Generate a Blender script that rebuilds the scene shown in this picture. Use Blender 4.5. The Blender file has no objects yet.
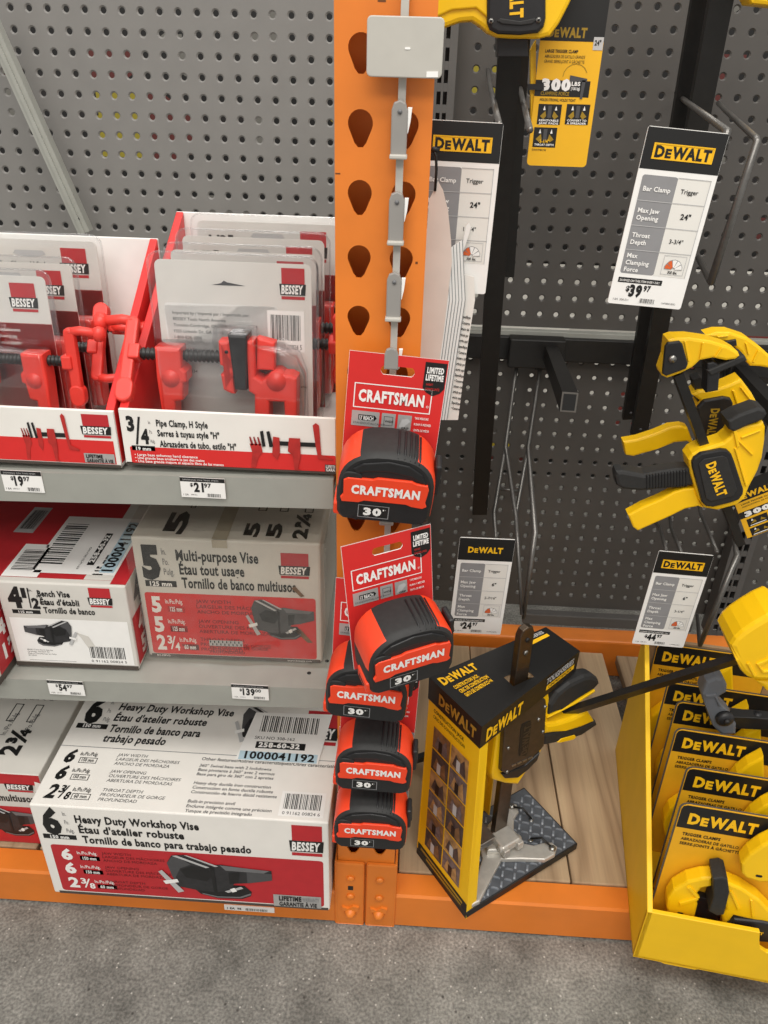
import bpy, bmesh, math, random
from mathutils import Matrix, Vector
random.seed(7)
S = bpy.context.scene
COL = S.collection
R = math.radians

# ------------------------------------------------------------------ camera (solved from the rack post and pegboards)
F_PX = 783.2215
CAM = Vector((.0734, -.6779, 1.077))
PITCH, ROLL, YAW = .5255, .0302, -.0377
_fw = Vector((math.sin(YAW)*math.cos(PITCH), math.cos(YAW)*math.cos(PITCH), -math.sin(PITCH)))
_r = Vector((math.cos(YAW), -math.sin(YAW), 0)); _u = _r.cross(_fw)
CR = _r*math.cos(ROLL) + _u*math.sin(ROLL)
CU = -_r*math.sin(ROLL) + _u*math.cos(ROLL)
def at(px, py, Y=None, Z=None, X=None):
    d = _fw + CR*((px-384)/F_PX) - CU*((py-512)/F_PX)
    if Y is not None: t = (Y-CAM.y)/d.y
    elif Z is not None: t = (Z-CAM.z)/d.z
    else: t = (X-CAM.x)/d.x
    return CAM + d*t

# ------------------------------------------------------------------ materials
def lin(h):
    h = h.lstrip('#'); o = []
    for i in (0, 2, 4):
        c = int(h[i:i+2], 16)/255
        o.append(c/12.92 if c <= .04045 else ((c+.055)/1.055)**2.4)
    return (*o, 1)
MATS = {}
def M(name, hexc, rough=.5, metal=0, noise=.06, scale=60, bump=0, spec=.5):
    if name in MATS: return MATS[name]
    m = bpy.data.materials.new(name); m.use_nodes = True
    nt = m.node_tree; b = nt.nodes['Principled BSDF']
    c = lin(hexc)
    b.inputs['Roughness'].default_value = rough; b.inputs['Metallic'].default_value = metal
    b.inputs['Specular IOR Level'].default_value = spec
    tc = nt.nodes.new('ShaderNodeTexCoord'); n = nt.nodes.new('ShaderNodeTexNoise')
    n.inputs['Scale'].default_value = scale; n.inputs['Detail'].default_value = 4
    nt.links.new(tc.outputs['Object'], n.inputs['Vector'])
    r = nt.nodes.new('ShaderNodeValToRGB')
    r.color_ramp.elements[0].position = .3; r.color_ramp.elements[1].position = .7
    r.color_ramp.elements[0].color = tuple(x*(1-noise) for x in c[:3]) + (1,)
    r.color_ramp.elements[1].color = tuple(min(1, x*(1+noise)) for x in c[:3]) + (1,)
    nt.links.new(n.outputs['Fac'], r.inputs['Fac']); nt.links.new(r.outputs['Color'], b.inputs['Base Color'])
    if bump:
        bp = nt.nodes.new('ShaderNodeBump'); bp.inputs['Strength'].default_value = bump
        bp.inputs['Distance'].default_value = .002
        nt.links.new(n.outputs['Fac'], bp.inputs['Height']); nt.links.new(bp.outputs['Normal'], b.inputs['Normal'])
    MATS[name] = m; return m
def clear(name, tint='#f4f4f4', facing=.25, gloss=.12, rough=.12):
    if name in MATS: return MATS[name]
    m = bpy.data.materials.new(name); m.use_nodes = True; nt = m.node_tree
    nt.nodes.clear()
    out = nt.nodes.new('ShaderNodeOutputMaterial'); mx = nt.nodes.new('ShaderNodeMixShader')
    tr = nt.nodes.new('ShaderNodeBsdfTransparent'); tr.inputs['Color'].default_value = lin(tint)
    gl = nt.nodes.new('ShaderNodeBsdfGlossy'); gl.inputs['Color'].default_value = lin('#fbfbfd'); gl.inputs['Roughness'].default_value = rough
    lw = nt.nodes.new('ShaderNodeLayerWeight'); lw.inputs['Blend'].default_value = facing
    tc = nt.nodes.new('ShaderNodeTexCoord'); n = nt.nodes.new('ShaderNodeTexNoise'); n.inputs['Scale'].default_value = 90
    nt.links.new(tc.outputs['Object'], n.inputs['Vector'])
    ma = nt.nodes.new('ShaderNodeMath'); ma.operation = 'MULTIPLY_ADD'
    ma.inputs[1].default_value = gloss*1.2; nt.links.new(n.outputs['Fac'], ma.inputs[0])
    m2 = nt.nodes.new('ShaderNodeMath'); m2.operation = 'MULTIPLY'; m2.inputs[1].default_value = .6
    nt.links.new(lw.outputs['Facing'], m2.inputs[0]); nt.links.new(m2.outputs[0], ma.inputs[2])
    ma.use_clamp = True
    nt.links.new(ma.outputs[0], mx.inputs['Fac']); nt.links.new(tr.outputs[0], mx.inputs[1]); nt.links.new(gl.outputs[0], mx.inputs[2])
    nt.links.new(mx.outputs[0], out.inputs['Surface'])
    MATS[name] = m; return m

WHITE = M('print_white', '#f0efec', .55, noise=.02)
CARD = M('carton_white', '#e9e6e0', .55, noise=.03, scale=25)
CARDG = M('carton_grey_white', '#d3d0c9', .55, noise=.04, scale=20)
RED = M('print_red', '#b8272e', .5, noise=.05)
REDB = M('print_bright_red', '#d62c2a', .42, noise=.03)
REDM = M('casting_red', '#dd3c32', .38, noise=.05)
BLK = M('print_black', '#151515', .5, noise=.1)
BLKP = M('black_plastic', '#1d1d1f', .45, noise=.15, scale=120, bump=.05)
BLKR = M('black_rubber', '#242424', .62, noise=.15, scale=200, bump=.1)
BLKM = M('black_painted_steel', '#1a1918', .42, noise=.2, scale=80)
GRYP = M('print_grey', '#8c8c8e', .55, noise=.04)
DGRY = M('print_dark_grey', '#4a4a4c', .55, noise=.08)
MGRY = M('print_mid_grey', '#6e6e70', .5, noise=.08)
LGRY = M('print_light_grey', '#b9b9b9', .5, noise=.04)
SILV = M('print_silver', '#b6b5b3', .35, .3, noise=.06)
YEL = M('print_yellow', '#f4bd16', .5, noise=.03)
YELP = M('yellow_plastic', '#f6c40f', .36, noise=.03, scale=30)
YELB = M('yellow_carton', '#f2c10f', .5, noise=.03, scale=25)
YELD = M('yellow_ink_dull', '#9c7d1a', .5, noise=.05)
ORG = M('orange_rack_paint', '#dd7b28', .42, noise=.07, scale=18)
ORGR = M('orange_red_plastic', '#f0441f', .42, noise=.04)
STEEL = M('bare_steel', '#9b9a96', .3, .9, noise=.1, scale=150)
BRNZ = M('bronze_steel', '#5d5145', .32, .85, noise=.12, scale=150)
CAST = M('cast_silver', '#c2bfb8', .36, .45, noise=.07, scale=120, bump=.05)
WIRE = M('hook_wire', '#6b6966', .32, .6, noise=.12, scale=200)
GSTRIP = M('grey_strip_plastic', '#b9b6ae', .4, noise=.03)
GCLIP = M('grey_clip_plastic', '#8f8c88', .4, noise=.03)
SHELF = M('grey_shelf_paint', '#9b9c95', .42, noise=.05, scale=30)
PEG = M('grey_pegboard_paint', '#7d7b78', .45, noise=.04, scale=25)
PEGD = M('dark_pegboard_paint', '#514e4b', .42, noise=.05, scale=25)
UPR = M('grey_upright_paint', '#5a5856', .45, noise=.06, scale=30)
BLUE = M('print_pale_blue', '#b9d3df', .5, noise=.03)
BROWN = M('photo_brown', '#7a5a3c', .5, noise=.35, scale=120)
PHOTO2 = M('photo_grey_brown', '#6b5f5e', .5, noise=.4, scale=140)
CLEAR = clear('clear_blister', '#fcfcfc', .35, .05, .12)
WRAP = clear('clear_stretch_wrap', '#f8f6f1', .25, .12, .16)
BAGM = M('translucent_poly_bag', '#dcd3cb', .3, noise=.05, scale=30)
KRAFT = M('kraft_carton', '#9a7d5c', .7, noise=.08)

# ------------------------------------------------------------------ mesh builder
_txt = {}
def glyphs(s, bold):
    k = (s, bold)
    if k in _txt: return _txt[k]
    c = bpy.data.curves.new('t', 'FONT'); c.body = s; c.size = 1; c.offset = bold; c.resolution_u = 2; c.space_character = 1+max(0, bold-.015)*4.2
    o = bpy.data.objects.new('t', c); COL.objects.link(o)
    dg = bpy.context.evaluated_depsgraph_get(); dg.update()
    me = bpy.data.meshes.new_from_object(o.evaluated_get(dg))
    vs = [(v.co.x, v.co.y) for v in me.vertices]; fs = [tuple(p.vertices) for p in me.polygons]
    bpy.data.objects.remove(o); bpy.data.curves.remove(c); bpy.data.meshes.remove(me)
    if vs:
        x0 = min(v[0] for v in vs); vs = [(v[0]-x0, v[1]) for v in vs]; w = max(v[0] for v in vs)
    else: w = .1
    _txt[k] = (vs, fs, w); return _txt[k]
CAPH = None
def caph():
    global CAPH
    if CAPH is None: CAPH = max(v[1] for v in glyphs('H', 0)[0])
    return CAPH

ROOTM = {}
class MB:
    def __init__(s): s.v = []; s.f = []; s.m = []; s.s = []
    def add(s, vs, fs, mat, sm=False, T=None):
        n = len(s.v)
        for v in vs:
            v = Vector(v); s.v.append(T @ v if T is not None else v)
        for i, f in enumerate(fs):
            s.f.append([n+k for k in f]); s.m.append(mat[i] if isinstance(mat, list) else mat); s.s.append(sm)
        return s
    def frombm(s, bm, mat, sm, T=None):
        bmesh.ops.recalc_face_normals(bm, faces=bm.faces)
        bm.verts.index_update()
        s.add([v.co.copy() for v in bm.verts], [[v.index for v in f.verts] for f in bm.faces], mat, sm, T); bm.free(); return s
    def box(s, lo, hi, mat, bev=0, T=None, seg=2):
        bm = bmesh.new(); bmesh.ops.create_cube(bm, size=1)
        lo = Vector(lo); hi = Vector(hi)
        for v in bm.verts: v.co = Vector([lo[i] + (v.co[i]+.5)*(hi[i]-lo[i]) for i in range(3)])
        if bev: bmesh.ops.bevel(bm, geom=list(bm.edges), offset=bev, segments=seg, affect='EDGES', profile=.5)
        return s.frombm(bm, mat, False, T)
    def prism(s, pts, a, b, mat, T=None, bev=0, seg=2, sm=False):
        """pts (x,z) extruded along y from a to b"""
        bm = bmesh.new(); vs = [bm.verts.new((p[0], a, p[1])) for p in pts]
        f = bm.faces.new(vs); r = bmesh.ops.extrude_face_region(bm, geom=[f])
        for v in r['geom']:
            if isinstance(v, bmesh.types.BMVert): v.co.y = b
        if bev:
            es = [e for e in bm.edges if abs(e.verts[0].co.y-e.verts[1].co.y) < 1e-9]
            bmesh.ops.bevel(bm, geom=es, offset=bev, segments=seg, affect='EDGES', profile=.5, clamp_overlap=True)
        return s.frombm(bm, mat, sm, T)
    def solid(s, front, back, mat, bev=0, sm=False):
        """two matching 3D outlines bridged into a solid"""
        bm = bmesh.new(); A = [bm.verts.new(p) for p in front]; B = [bm.verts.new(p) for p in back]
        n = len(A); bm.faces.new(A); bm.faces.new(B[::-1]); rim = []
        for i in range(n): bm.faces.new((A[i], B[i], B[(i+1) % n], A[(i+1) % n]))
        if bev:
            S1 = set(A); S2 = set(B)
            es = [e for e in bm.edges if (e.verts[0] in S1) == (e.verts[1] in S1)]
            bmesh.ops.bevel(bm, geom=es, offset=bev, segments=2, affect='EDGES', profile=.5, clamp_overlap=True)
        return s.frombm(bm, mat, sm)
    def tube(s, path, r, mat, n=8, sq=None, T=None, up=(0, 0, 1)):
        """sweep; sq=(w,h) gives a rectangular section"""
        P = [Vector(p) for p in path]; vs = []; fs = []
        if sq:
            w, h = sq; prof = [(-w/2, -h/2), (w/2, -h/2), (w/2, h/2), (-w/2, h/2)]; n = 4
        else: prof = [(r*math.cos(2*math.pi*i/n), r*math.sin(2*math.pi*i/n)) for i in range(n)]
        side = None
        for i, p in enumerate(P):
            a = (P[i]-P[i-1]).normalized() if i else None; b = (P[i+1]-P[i]).normalized() if i+1 < len(P) else None
            t = (a+b).normalized() if a and b else (a or b)
            if side is None:
                side = t.cross(Vector(up))
                if side.length < 1e-4: side = t.cross(Vector((0, 1, 0)))
            side = (side - t*side.dot(t)).normalized(); u = side.cross(t)
            k = 1
            if a and b: k = 1/max(.5, math.cos(a.angle(b)/2))
            for x, y in prof: vs.append(p + side*x*k + u*y*k if not sq else p + side*x*k + u*y*k)
        for i in range(len(P)-1):
            for j in range(n):
                fs.append((i*n+j, i*n+(j+1) % n, (i+1)*n+(j+1) % n, (i+1)*n+j))
        fs.append(tuple(range(n))[::-1]); fs.append(tuple((len(P)-1)*n+j for j in range(n)))
        return s.add(vs, fs, mat, not sq, T)
    def lathe(s, prof, mat, n=16, T=None, sm=True):
        """prof (r,z) around z"""
        vs = []; fs = []
        for r, z in prof:
            for j in range(n):
                a = 2*math.pi*j/n; vs.append((r*math.cos(a), r*math.sin(a), z))
        for i in range(len(prof)-1):
            for j in range(n): fs.append((i*n+j, i*n+(j+1) % n, (i+1)*n+(j+1) % n, (i+1)*n+j))
        fs.append(tuple(range(n))[::-1]); fs.append(tuple((len(prof)-1)*n+j for j in range(n)))
        return s.add(vs, fs, mat, sm, T)
    def cyl(s, p, q, r, mat, n=14, r2=None):
        p = Vector(p); q = Vector(q); d = q-p
        T = Matrix.Translation(p) @ d.to_track_quat('Z', 'Y').to_matrix().to_4x4()
        return s.lathe([(r, 0), (r2 if r2 is not None else r, d.length)], mat, n, T)
    def thread(s, p, q, r, mat, pitch=.0042, n=10):
        p = Vector(p); q = Vector(q); d = q-p
        T = Matrix.Translation(p) @ d.to_track_quat('Z', 'Y').to_matrix().to_4x4()
        k = max(2, int(d.length/pitch)); prof = []
        for i in range(k):
            prof += [(r*.74, i*d.length/k), (r*1.04, (i+.3)*d.length/k), (r*1.04, (i+.62)*d.length/k)]
        prof.append((r*.82, d.length))
        return s.lathe(prof, mat, n, T)
    def build(s, name, parent=None, loc=None, local=False, kind=None):
        me = bpy.data.meshes.new(name)
        T = Matrix.Identity(4)
        if parent is not None and not local: T = ROOTM[parent].inverted()
        elif parent is None and loc is not None: T = Matrix.Translation(-Vector(loc))
        vs = [T @ v for v in s.v]
        org = Vector(loc) if (parent is not None and loc is not None) else None
        if org is not None:
            org = T @ org if not local else org
            vs = [v-org for v in vs]
        me.from_pydata([tuple(v) for v in vs], [], s.f)
        ms = []
        for m in s.m:
            if m not in ms: ms.append(m)
        for m in ms: me.materials.append(m)
        ix = {m: i for i, m in enumerate(ms)}
        me.polygons.foreach_set('material_index', [ix[m] for m in s.m])
        me.polygons.foreach_set('use_smooth', s.s)
        me.update()
        o = bpy.data.objects.new(name, me); COL.objects.link(o)
        if parent is not None:
            o.parent = parent; ROOTM[o] = ROOTM[parent].copy()
            if org is not None: o.location = org; ROOTM[o] = ROOTM[parent] @ Matrix.Translation(org)
        else:
            if loc is not None: o.location = loc
            ROOTM[o] = Matrix.Translation(loc) if loc is not None else Matrix.Identity(4)
        if kind: o['kind'] = kind
        return o

def tag(o, label=None, cat=None, group=None, kind=None):
    if label: o['label'] = label
    if cat: o['category'] = cat
    if group: o['group'] = group
    if kind: o['kind'] = kind
    return o
def thing(name, label, cat, loc=(0, 0, 0), rot=(0, 0, 0), group=None):
    o = bpy.data.objects.new(name, None); COL.objects.link(o); o.empty_display_size = .02
    o.location = loc; o.rotation_euler = rot
    from mathutils import Euler
    ROOTM[o] = Matrix.Translation(Vector(loc)) @ Euler(rot).to_matrix().to_4x4()
    return tag(o, label, cat, group)
def copy_tree(o, parent=None):
    c = o.copy(); COL.objects.link(c); c.parent = parent
    for ch in list(o.children): copy_tree(ch, c)
    return c
def place(o, loc, rot, label=None):
    o.location = loc; o.rotation_euler = rot
    if label: o['label'] = label
    return o

# ------------------------------------------------------------------ printing on flat faces
class Face:
    """a printed face: O top-left corner, U to the right, V downwards, sizes in metres, design units 0..100"""
    def __init__(s, mb, O, U, V, w, h, base=.00025):
        s.mb = mb; s.O = Vector(O); s.U = Vector(U).normalized()*w/100; s.V = Vector(V).normalized()*h/100
        s.N = s.V.normalized().cross(s.U.normalized()).normalized(); s.b = base; s.w = w; s.h = h
    def p(s, u, v, l=1): return s.O + s.U*u + s.V*v + s.N*(s.b*l)
    def poly(s, pts, mat, l=1):
        vs = [s.p(u, v, l) for u, v in pts]
        a = Vector((0, 0, 0))
        for i in range(len(vs)): a += (vs[i]-vs[0]).cross(vs[(i+1) % len(vs)]-vs[0])
        if a.dot(s.N) < 0: vs = vs[::-1]
        s.mb.add(vs, [tuple(range(len(vs)))], mat)
    def rect(s, u0, v0, u1, v1, mat, l=1, r=0):
        if not r: return s.poly([(u0, v0), (u1, v0), (u1, v1), (u0, v1)], mat, l)
        ru = r; rv = r*s.w/s.h; pts = []
        for cu, cv, a0 in ((u1-ru, v0+rv, -90), (u1-ru, v1-rv, 0), (u0+ru, v1-rv, 90), (u0+ru, v0+rv, 180)):
            for k in range(4):
                a = R(a0+k*30); pts.append((cu+ru*math.cos(a), cv+rv*math.sin(a)))
        s.poly(pts, mat, l)
    def frame(s, u0, v0, u1, v1, t, mat, l=1):
        tv = t*s.w/s.h
        s.rect(u0, v0, u1, v0+tv, mat, l); s.rect(u0, v1-tv, u1, v1, mat, l)
        s.rect(u0, v0+tv, u0+t, v1-tv, mat, l); s.rect(u1-t, v0+tv, u1, v1-tv, mat, l)
    def text(s, u, v, h, txt, mat, w=None, bold=.02, ital=0, l=2, rot=0, right=False):
        """baseline at (u,v); h cap height in v units; w fits the width in u units; rot 90 reads downwards, -90 upwards"""
        vs, fs, gw = glyphs(txt, bold); k = h/caph()
        hu = k*s.V.length/s.U.length
        kw = (w/gw) if w else hu
        if rot:
            # text runs along v: h is then the letter height in u units, w its run in v units
            k = h/caph(); kw = (w/gw) if w else k*s.U.length/s.V.length
            sg = 1 if rot > 0 else -1
            P = [s.p(u + sg*y*k, v + sg*x*kw, l) for x, y in vs]
        else:
            if right: u -= gw*kw
            P = [s.p(u + (x + ital*y)*kw, v - y*k, l) for x, y in vs]
        n = s.N
        for f in fs[:1]:
            a = (P[f[1]]-P[f[0]]).cross(P[f[2]]-P[f[0]])
            flip = a.dot(n) < 0
        if vs: s.mb.add(P, [f[::-1] if flip else f for f in fs], mat)
    def barcode(s, u0, v0, u1, v1, n=26, bg=WHITE, fg=BLK, l=1, horiz=False, digits=None, seed=3):
        rnd = random.Random(seed); s.rect(u0, v0, u1, v1, bg, l)
        mu = (u1-u0)*.08; mv = (v1-v0)*.1
        e = .18 if digits else .0
        a, b = (u0+mu, u1-mu) if not horiz else (v0+mv, v1-mv)
        x = a; st = (b-a)/n
        for i in range(n):
            wd = st*rnd.choice((.25, .4, .65))
            if not horiz: s.rect(x, v0+mv, x+wd, v1-mv-e*(v1-v0), fg, l+1)
            else: s.rect(u0+mu, x, u1-mu, x+wd, fg, l+1)
            x += st
        if digits: s.text(u0+mu, v1-mv*.6, (v1-v0)*.12, digits, fg, w=(u1-u0-2*mu), bold=0, l=l+1)
    def lines(s, u, v, rows, mat, h=2.2, gap=4, l=2, bold=.01, ital=0, wide=None):
        for i, t in enumerate(rows):
            if t: s.text(u, v+i*gap, h, t, mat, bold=bold, l=l, ital=ital, w=(wide*len(t) if wide else None))
    def clamp_logo(s, u0, v0, u1, v1, l=2):
        """the red tab with the italic white-on-black word"""
        d = v1-v0; s.rect(u0+ (u1-u0)*.06, v0, u1-(u1-u0)*.02, v0+d*.5, RED, l)
        s.poly([(u0-(u1-u0)*.03, v0+d*.5), (u1+(u1-u0)*.03, v0+d*.5), (u1-(u1-u0)*.0, v0+d*.86), (u0, v0+d*.86)], BLK, l+1)
        s.text(u0+(u1-u0)*.04, v0+d*.81, d*.26, 'BESSEY', WHITE, w=(u1-u0)*.86, bold=.045, ital=.12, l=l+2)
        s.rect(u0+(u1-u0)*.04, v0+d*.9, u1-(u1-u0)*.02, v1, RED, l)
    def tool_logo(s, u0, v, u1, h, mat, l=3, bold=.05, rot=0):
        """big D, small E, then WALT on one baseline"""
        w = u1-u0
        if rot:
            s.text(u0, v, h, 'D', mat, w=rot*.17, bold=bold, l=l, rot=90)
            s.text(u0, v+rot*.185, h*.76, 'E', mat, w=rot*.11, bold=bold, l=l, rot=90)
            s.text(u0, v+rot*.305, h, 'WALT', mat, w=rot*.695, bold=bold, l=l, rot=90)
        else:
            s.text(u0, v, h, 'D', mat, w=w*.17, bold=bold, l=l)
            s.text(u0+w*.185, v, h*.76, 'E', mat, w=w*.11, bold=bold, l=l)
            s.text(u0+w*.305, v, h, 'WALT', mat, w=w*.695, bold=bold, l=l)
    def vise(s, u0, v0, u1, v1, l=3, flip=False, body=None):
        """a printed bench vise: jaws, slide, anvil, swivel base, tommy bar"""
        def q(pts): return [((u1-(u1-u0)*x) if flip else (u0+(u1-u0)*x), v0+(v1-v0)*y) for x, y in pts]
        D = body or M('vise_print_dark', '#2b2b2d', .5, noise=.25, scale=120); D2 = DGRY; D3 = M('vise_print_black', '#19191a', .5, noise=.2)
        s.poly(q([(.3, .76), (.5, .62), (.75, .62), (.81, .75), (.8, .85), (.72, .93), (.5, .95), (.35, .87)]), D3, l)
        s.poly(q([(.36, .84), (.5, .9), (.7, .88), (.8, .78), (.8, .82), (.71, .91), (.5, .93), (.37, .87)]), MGRY, l+1)
        s.poly(q([(.47, .2), (.56, .17), (.78, .22), (1, .24), (1, .45), (.78, .55), (.66, .58), (.62, .75), (.5, .8)]), D, l+1)
        s.poly(q([(.55, .18), (.98, .24), (.93, .3), (.6, .29)]), MGRY, l+2); s.poly(q([(.78, .3), (1, .3), (1, .45), (.78, .55)]), D2, l+2)
        s.poly(q([(.62, .34), (.72, .32), (.7, .56), (.62, .6)]), D3, l+2)
        s.poly(q([(.09, .2), (.14, .03), (.25, 0), (.47, .2), (.5, .45), (.48, .8), (.33, .78), (.16, .72), (.12, .5)]), D, l+2)
        s.poly(q([(.09, .2), (.14, .05), (.2, .06), (.3, .2), (.2, .3), (.15, .5), (.16, .7), (.12, .5)]), D2, l+3)
        s.poly(q([(.2, .34), (.3, .24), (.44, .26), (.48, .42), (.42, .56), (.24, .5)]), D3, l+3)
        s.poly(q([(.145, .03), (.185, .015), (.46, .235), (.43, .255)]), LGRY, l+4); s.poly(q([(.25, .0), (.28, .0), (.54, .2), (.51, .215)]), LGRY, l+4)
        s.poly(q([(.46, .22), (.5, .28), (.5, .8), (.475, .78)]), D3, l+4)
        s.poly(q([(.57, .76), (.72, .63), (.74, .67), (.6, .79)]), LGRY, l+4); s.poly(q([(.62, .7), (.66, .66), (.68, .74), (.64, .77)]), WHITE, l+5)
        s.poly(q([(0, .4), (.035, .36), (.205, .82), (.15, .86)]), LGRY, l+4); s.poly(q([(.03, .6), (.16, .54), (.17, .61), (.05, .67)]), WHITE, l+5)
    def pipe_clamp(s, u0, v0, u1, v1, l=3):
        def q(pts): return [(u0+(u1-u0)*x, v0+(v1-v0)*y) for x, y in pts]
        A = M('clamp_print_red', '#b02a26', .5, noise=.15, scale=100); B = M('clamp_print_deep', '#8d1f1d', .5, noise=.1)
        s.poly(q([(0, .35), (.14, .35), (.16, .55), (.1, .7), (.06, .98), (0, .98), (.03, .6)]), A, l)
        for x in (.0, .05, .1): s.poly(q([(x, .18), (x+.015, .16), (x+.05, .38), (x+.02, .4)]), B, l)
        s.poly(q([(.14, .02), (.18, .0), (.2, .4), (.16, .42)]), BLK, l+1)
        s.poly(q([(.22, .02), (.26, .0), (.3, .4), (.25, .42)]), BLK, l+1)
        s.poly(q([(.3, .14), (.38, .16), (.38, .55), (.34, .75), (.28, .6)]), A, l)
        s.poly(q([(.38, .25), (.84, .25), (.84, .36), (.38, .36)]), BLK, l+1)
        s.poly(q([(.5, .15), (.64, .15), (.64, .6), (.6, .95), (.66, 1.0), (.56, 1.0), (.54, .6), (.48, .5)]), A, l+2)
        s.poly(q([(.8, -.2), (.84, -.26), (.88, -.2), (.9, .55), (1.05, .65), (1.05, .7), (.86, .66), (.83, .3)]), A, l+2)

def q_at(pts, Y): return [at(x, y, Y) for x, y in pts]
def trace(mb, pts, Y, th, mat, bev=0, sm=False):
    """outline read at depth Y, extruded straight back by th along +y"""
    P = q_at(pts, Y)
    mb.prism([(p.x, p.z) for p in P], Y, Y+th, mat, bev=bev, sm=sm); return mb
def rrect(cx, cy, w, h, r, n=4):
    o = []
    for sx, sy, a0 in ((1, -1, -90), (1, 1, 0), (-1, 1, 90), (-1, -1, 180)):
        for k in range(n+1):
            a = R(a0+90*k/n); o.append((cx+sx*(w/2-r)+r*math.cos(a), cy+sy*(h/2-r)+r*math.sin(a)))
    return o

class QFace(Face):
    """printed face on a four-cornered panel (top-left, top-right, bottom-right, bottom-left)"""
    def __init__(s, mb, TL, TR, BR, BL, base=.00025):
        TL, TR, BR, BL = map(Vector, (TL, TR, BR, BL)); s.c = (TL, TR, BR, BL)
        Face.__init__(s, mb, TL, TR-TL, BL-TL, ((TR-TL).length+(BR-BL).length)/2, ((BL-TL).length+(BR-TR).length)/2, base)
        s.N = (BL-TL).cross(TR-TL).normalized()
    def p(s, u, v, l=1):
        a, b = u/100, v/100; TL, TR, BR, BL = s.c
        return (TL*(1-a)+TR*a)*(1-b) + (BL*(1-a)+BR*a)*b + s.N*(s.b*l)
# ================================================================== THE SETTING
def concrete():
    m = bpy.data.materials.new('polished_concrete'); m.use_nodes = True; nt = m.node_tree; b = nt.nodes['Principled BSDF']
    tc = nt.nodes.new('ShaderNodeTexCoord')
    n1 = nt.nodes.new('ShaderNodeTexNoise'); n1.inputs['Scale'].default_value = 9; n1.inputs['Detail'].default_value = 8; n1.inputs['Roughness'].default_value = .7
    n2 = nt.nodes.new('ShaderNodeTexNoise'); n2.inputs['Scale'].default_value = 260; n2.inputs['Detail'].default_value = 3
    vo = nt.nodes.new('ShaderNodeTexVoronoi'); vo.inputs['Scale'].default_value = 130
    vo2 = nt.nodes.new('ShaderNodeTexVoronoi'); vo2.inputs['Scale'].default_value = 60
    for n in (n1, n2, vo, vo2): nt.links.new(tc.outputs['Object'], n.inputs['Vector'])
    r1 = nt.nodes.new('ShaderNodeValToRGB'); r1.color_ramp.elements[0].position = .3; r1.color_ramp.elements[1].position = .72
    r1.color_ramp.elements[0].color = lin('#565652'); r1.color_ramp.elements[1].color = lin('#999892')
    nt.links.new(n1.outputs['Fac'], r1.inputs['Fac'])
    r2 = nt.nodes.new('ShaderNodeValToRGB'); r2.color_ramp.elements[0].position = .35; r2.color_ramp.elements[1].position = .68
    r2.color_ramp.elements[0].color = (.55, .55, .55, 1); r2.color_ramp.elements[1].color = (1.35, 1.35, 1.33, 1)
    nt.links.new(n2.outputs['Fac'], r2.inputs['Fac'])
    mx = nt.nodes.new('ShaderNodeMix'); mx.data_type = 'RGBA'; mx.blend_type = 'MULTIPLY'; mx.inputs['Factor'].default_value = .85
    nt.links.new(r1.outputs['Color'], mx.inputs['A']); nt.links.new(r2.outputs['Color'], mx.inputs['B'])
    prev = mx.outputs['Result']
    for v, lo, hi, colr in ((vo, .0, .16, '#c9c7c0'), (vo2, .0, .1, '#3d3b38')):
        rr = nt.nodes.new('ShaderNodeValToRGB'); rr.color_ramp.elements[0].position = lo+.05; rr.color_ramp.elements[1].position = hi+.06
        rr.color_ramp.elements[0].color = (1, 1, 1, 1); rr.color_ramp.elements[1].color = (0, 0, 0, 1)
        nt.links.new(v.outputs['Distance'], rr.inputs['Fac'])
        gt = nt.nodes.new('ShaderNodeMath'); gt.operation = 'GREATER_THAN'; gt.inputs[1].default_value = .8
        sp = nt.nodes.new('ShaderNodeSeparateColor'); nt.links.new(v.outputs['Color'], sp.inputs['Color']); nt.links.new(sp.outputs[0], gt.inputs[0])
        mu = nt.nodes.new('ShaderNodeMath'); mu.operation = 'MULTIPLY'; nt.links.new(rr.outputs['Color'], mu.inputs[0]); nt.links.new(gt.outputs[0], mu.inputs[1])
        m2 = nt.nodes.new('ShaderNodeMix'); m2.data_type = 'RGBA'
        nt.links.new(mu.outputs[0], m2.inputs['Factor']); nt.links.new(prev, m2.inputs['A']); m2.inputs['B'].default_value = lin(colr); prev = m2.outputs['Result']
    nt.links.new(prev, b.inputs['Base Color']); b.inputs['Roughness'].default_value = .55
    bp = nt.nodes.new('ShaderNodeBump'); bp.inputs['Strength'].default_value = .15; bp.inputs['Distance'].default_value = .002
    nt.links.new(n2.outputs['Fac'], bp.inputs['Height']); nt.links.new(bp.outputs['Normal'], b.inputs['Normal'])
    return m
b = MB(); b.box((-3, -3, -.05), (3, 3, 0), concrete()); b.build('floor', kind='structure')

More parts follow.
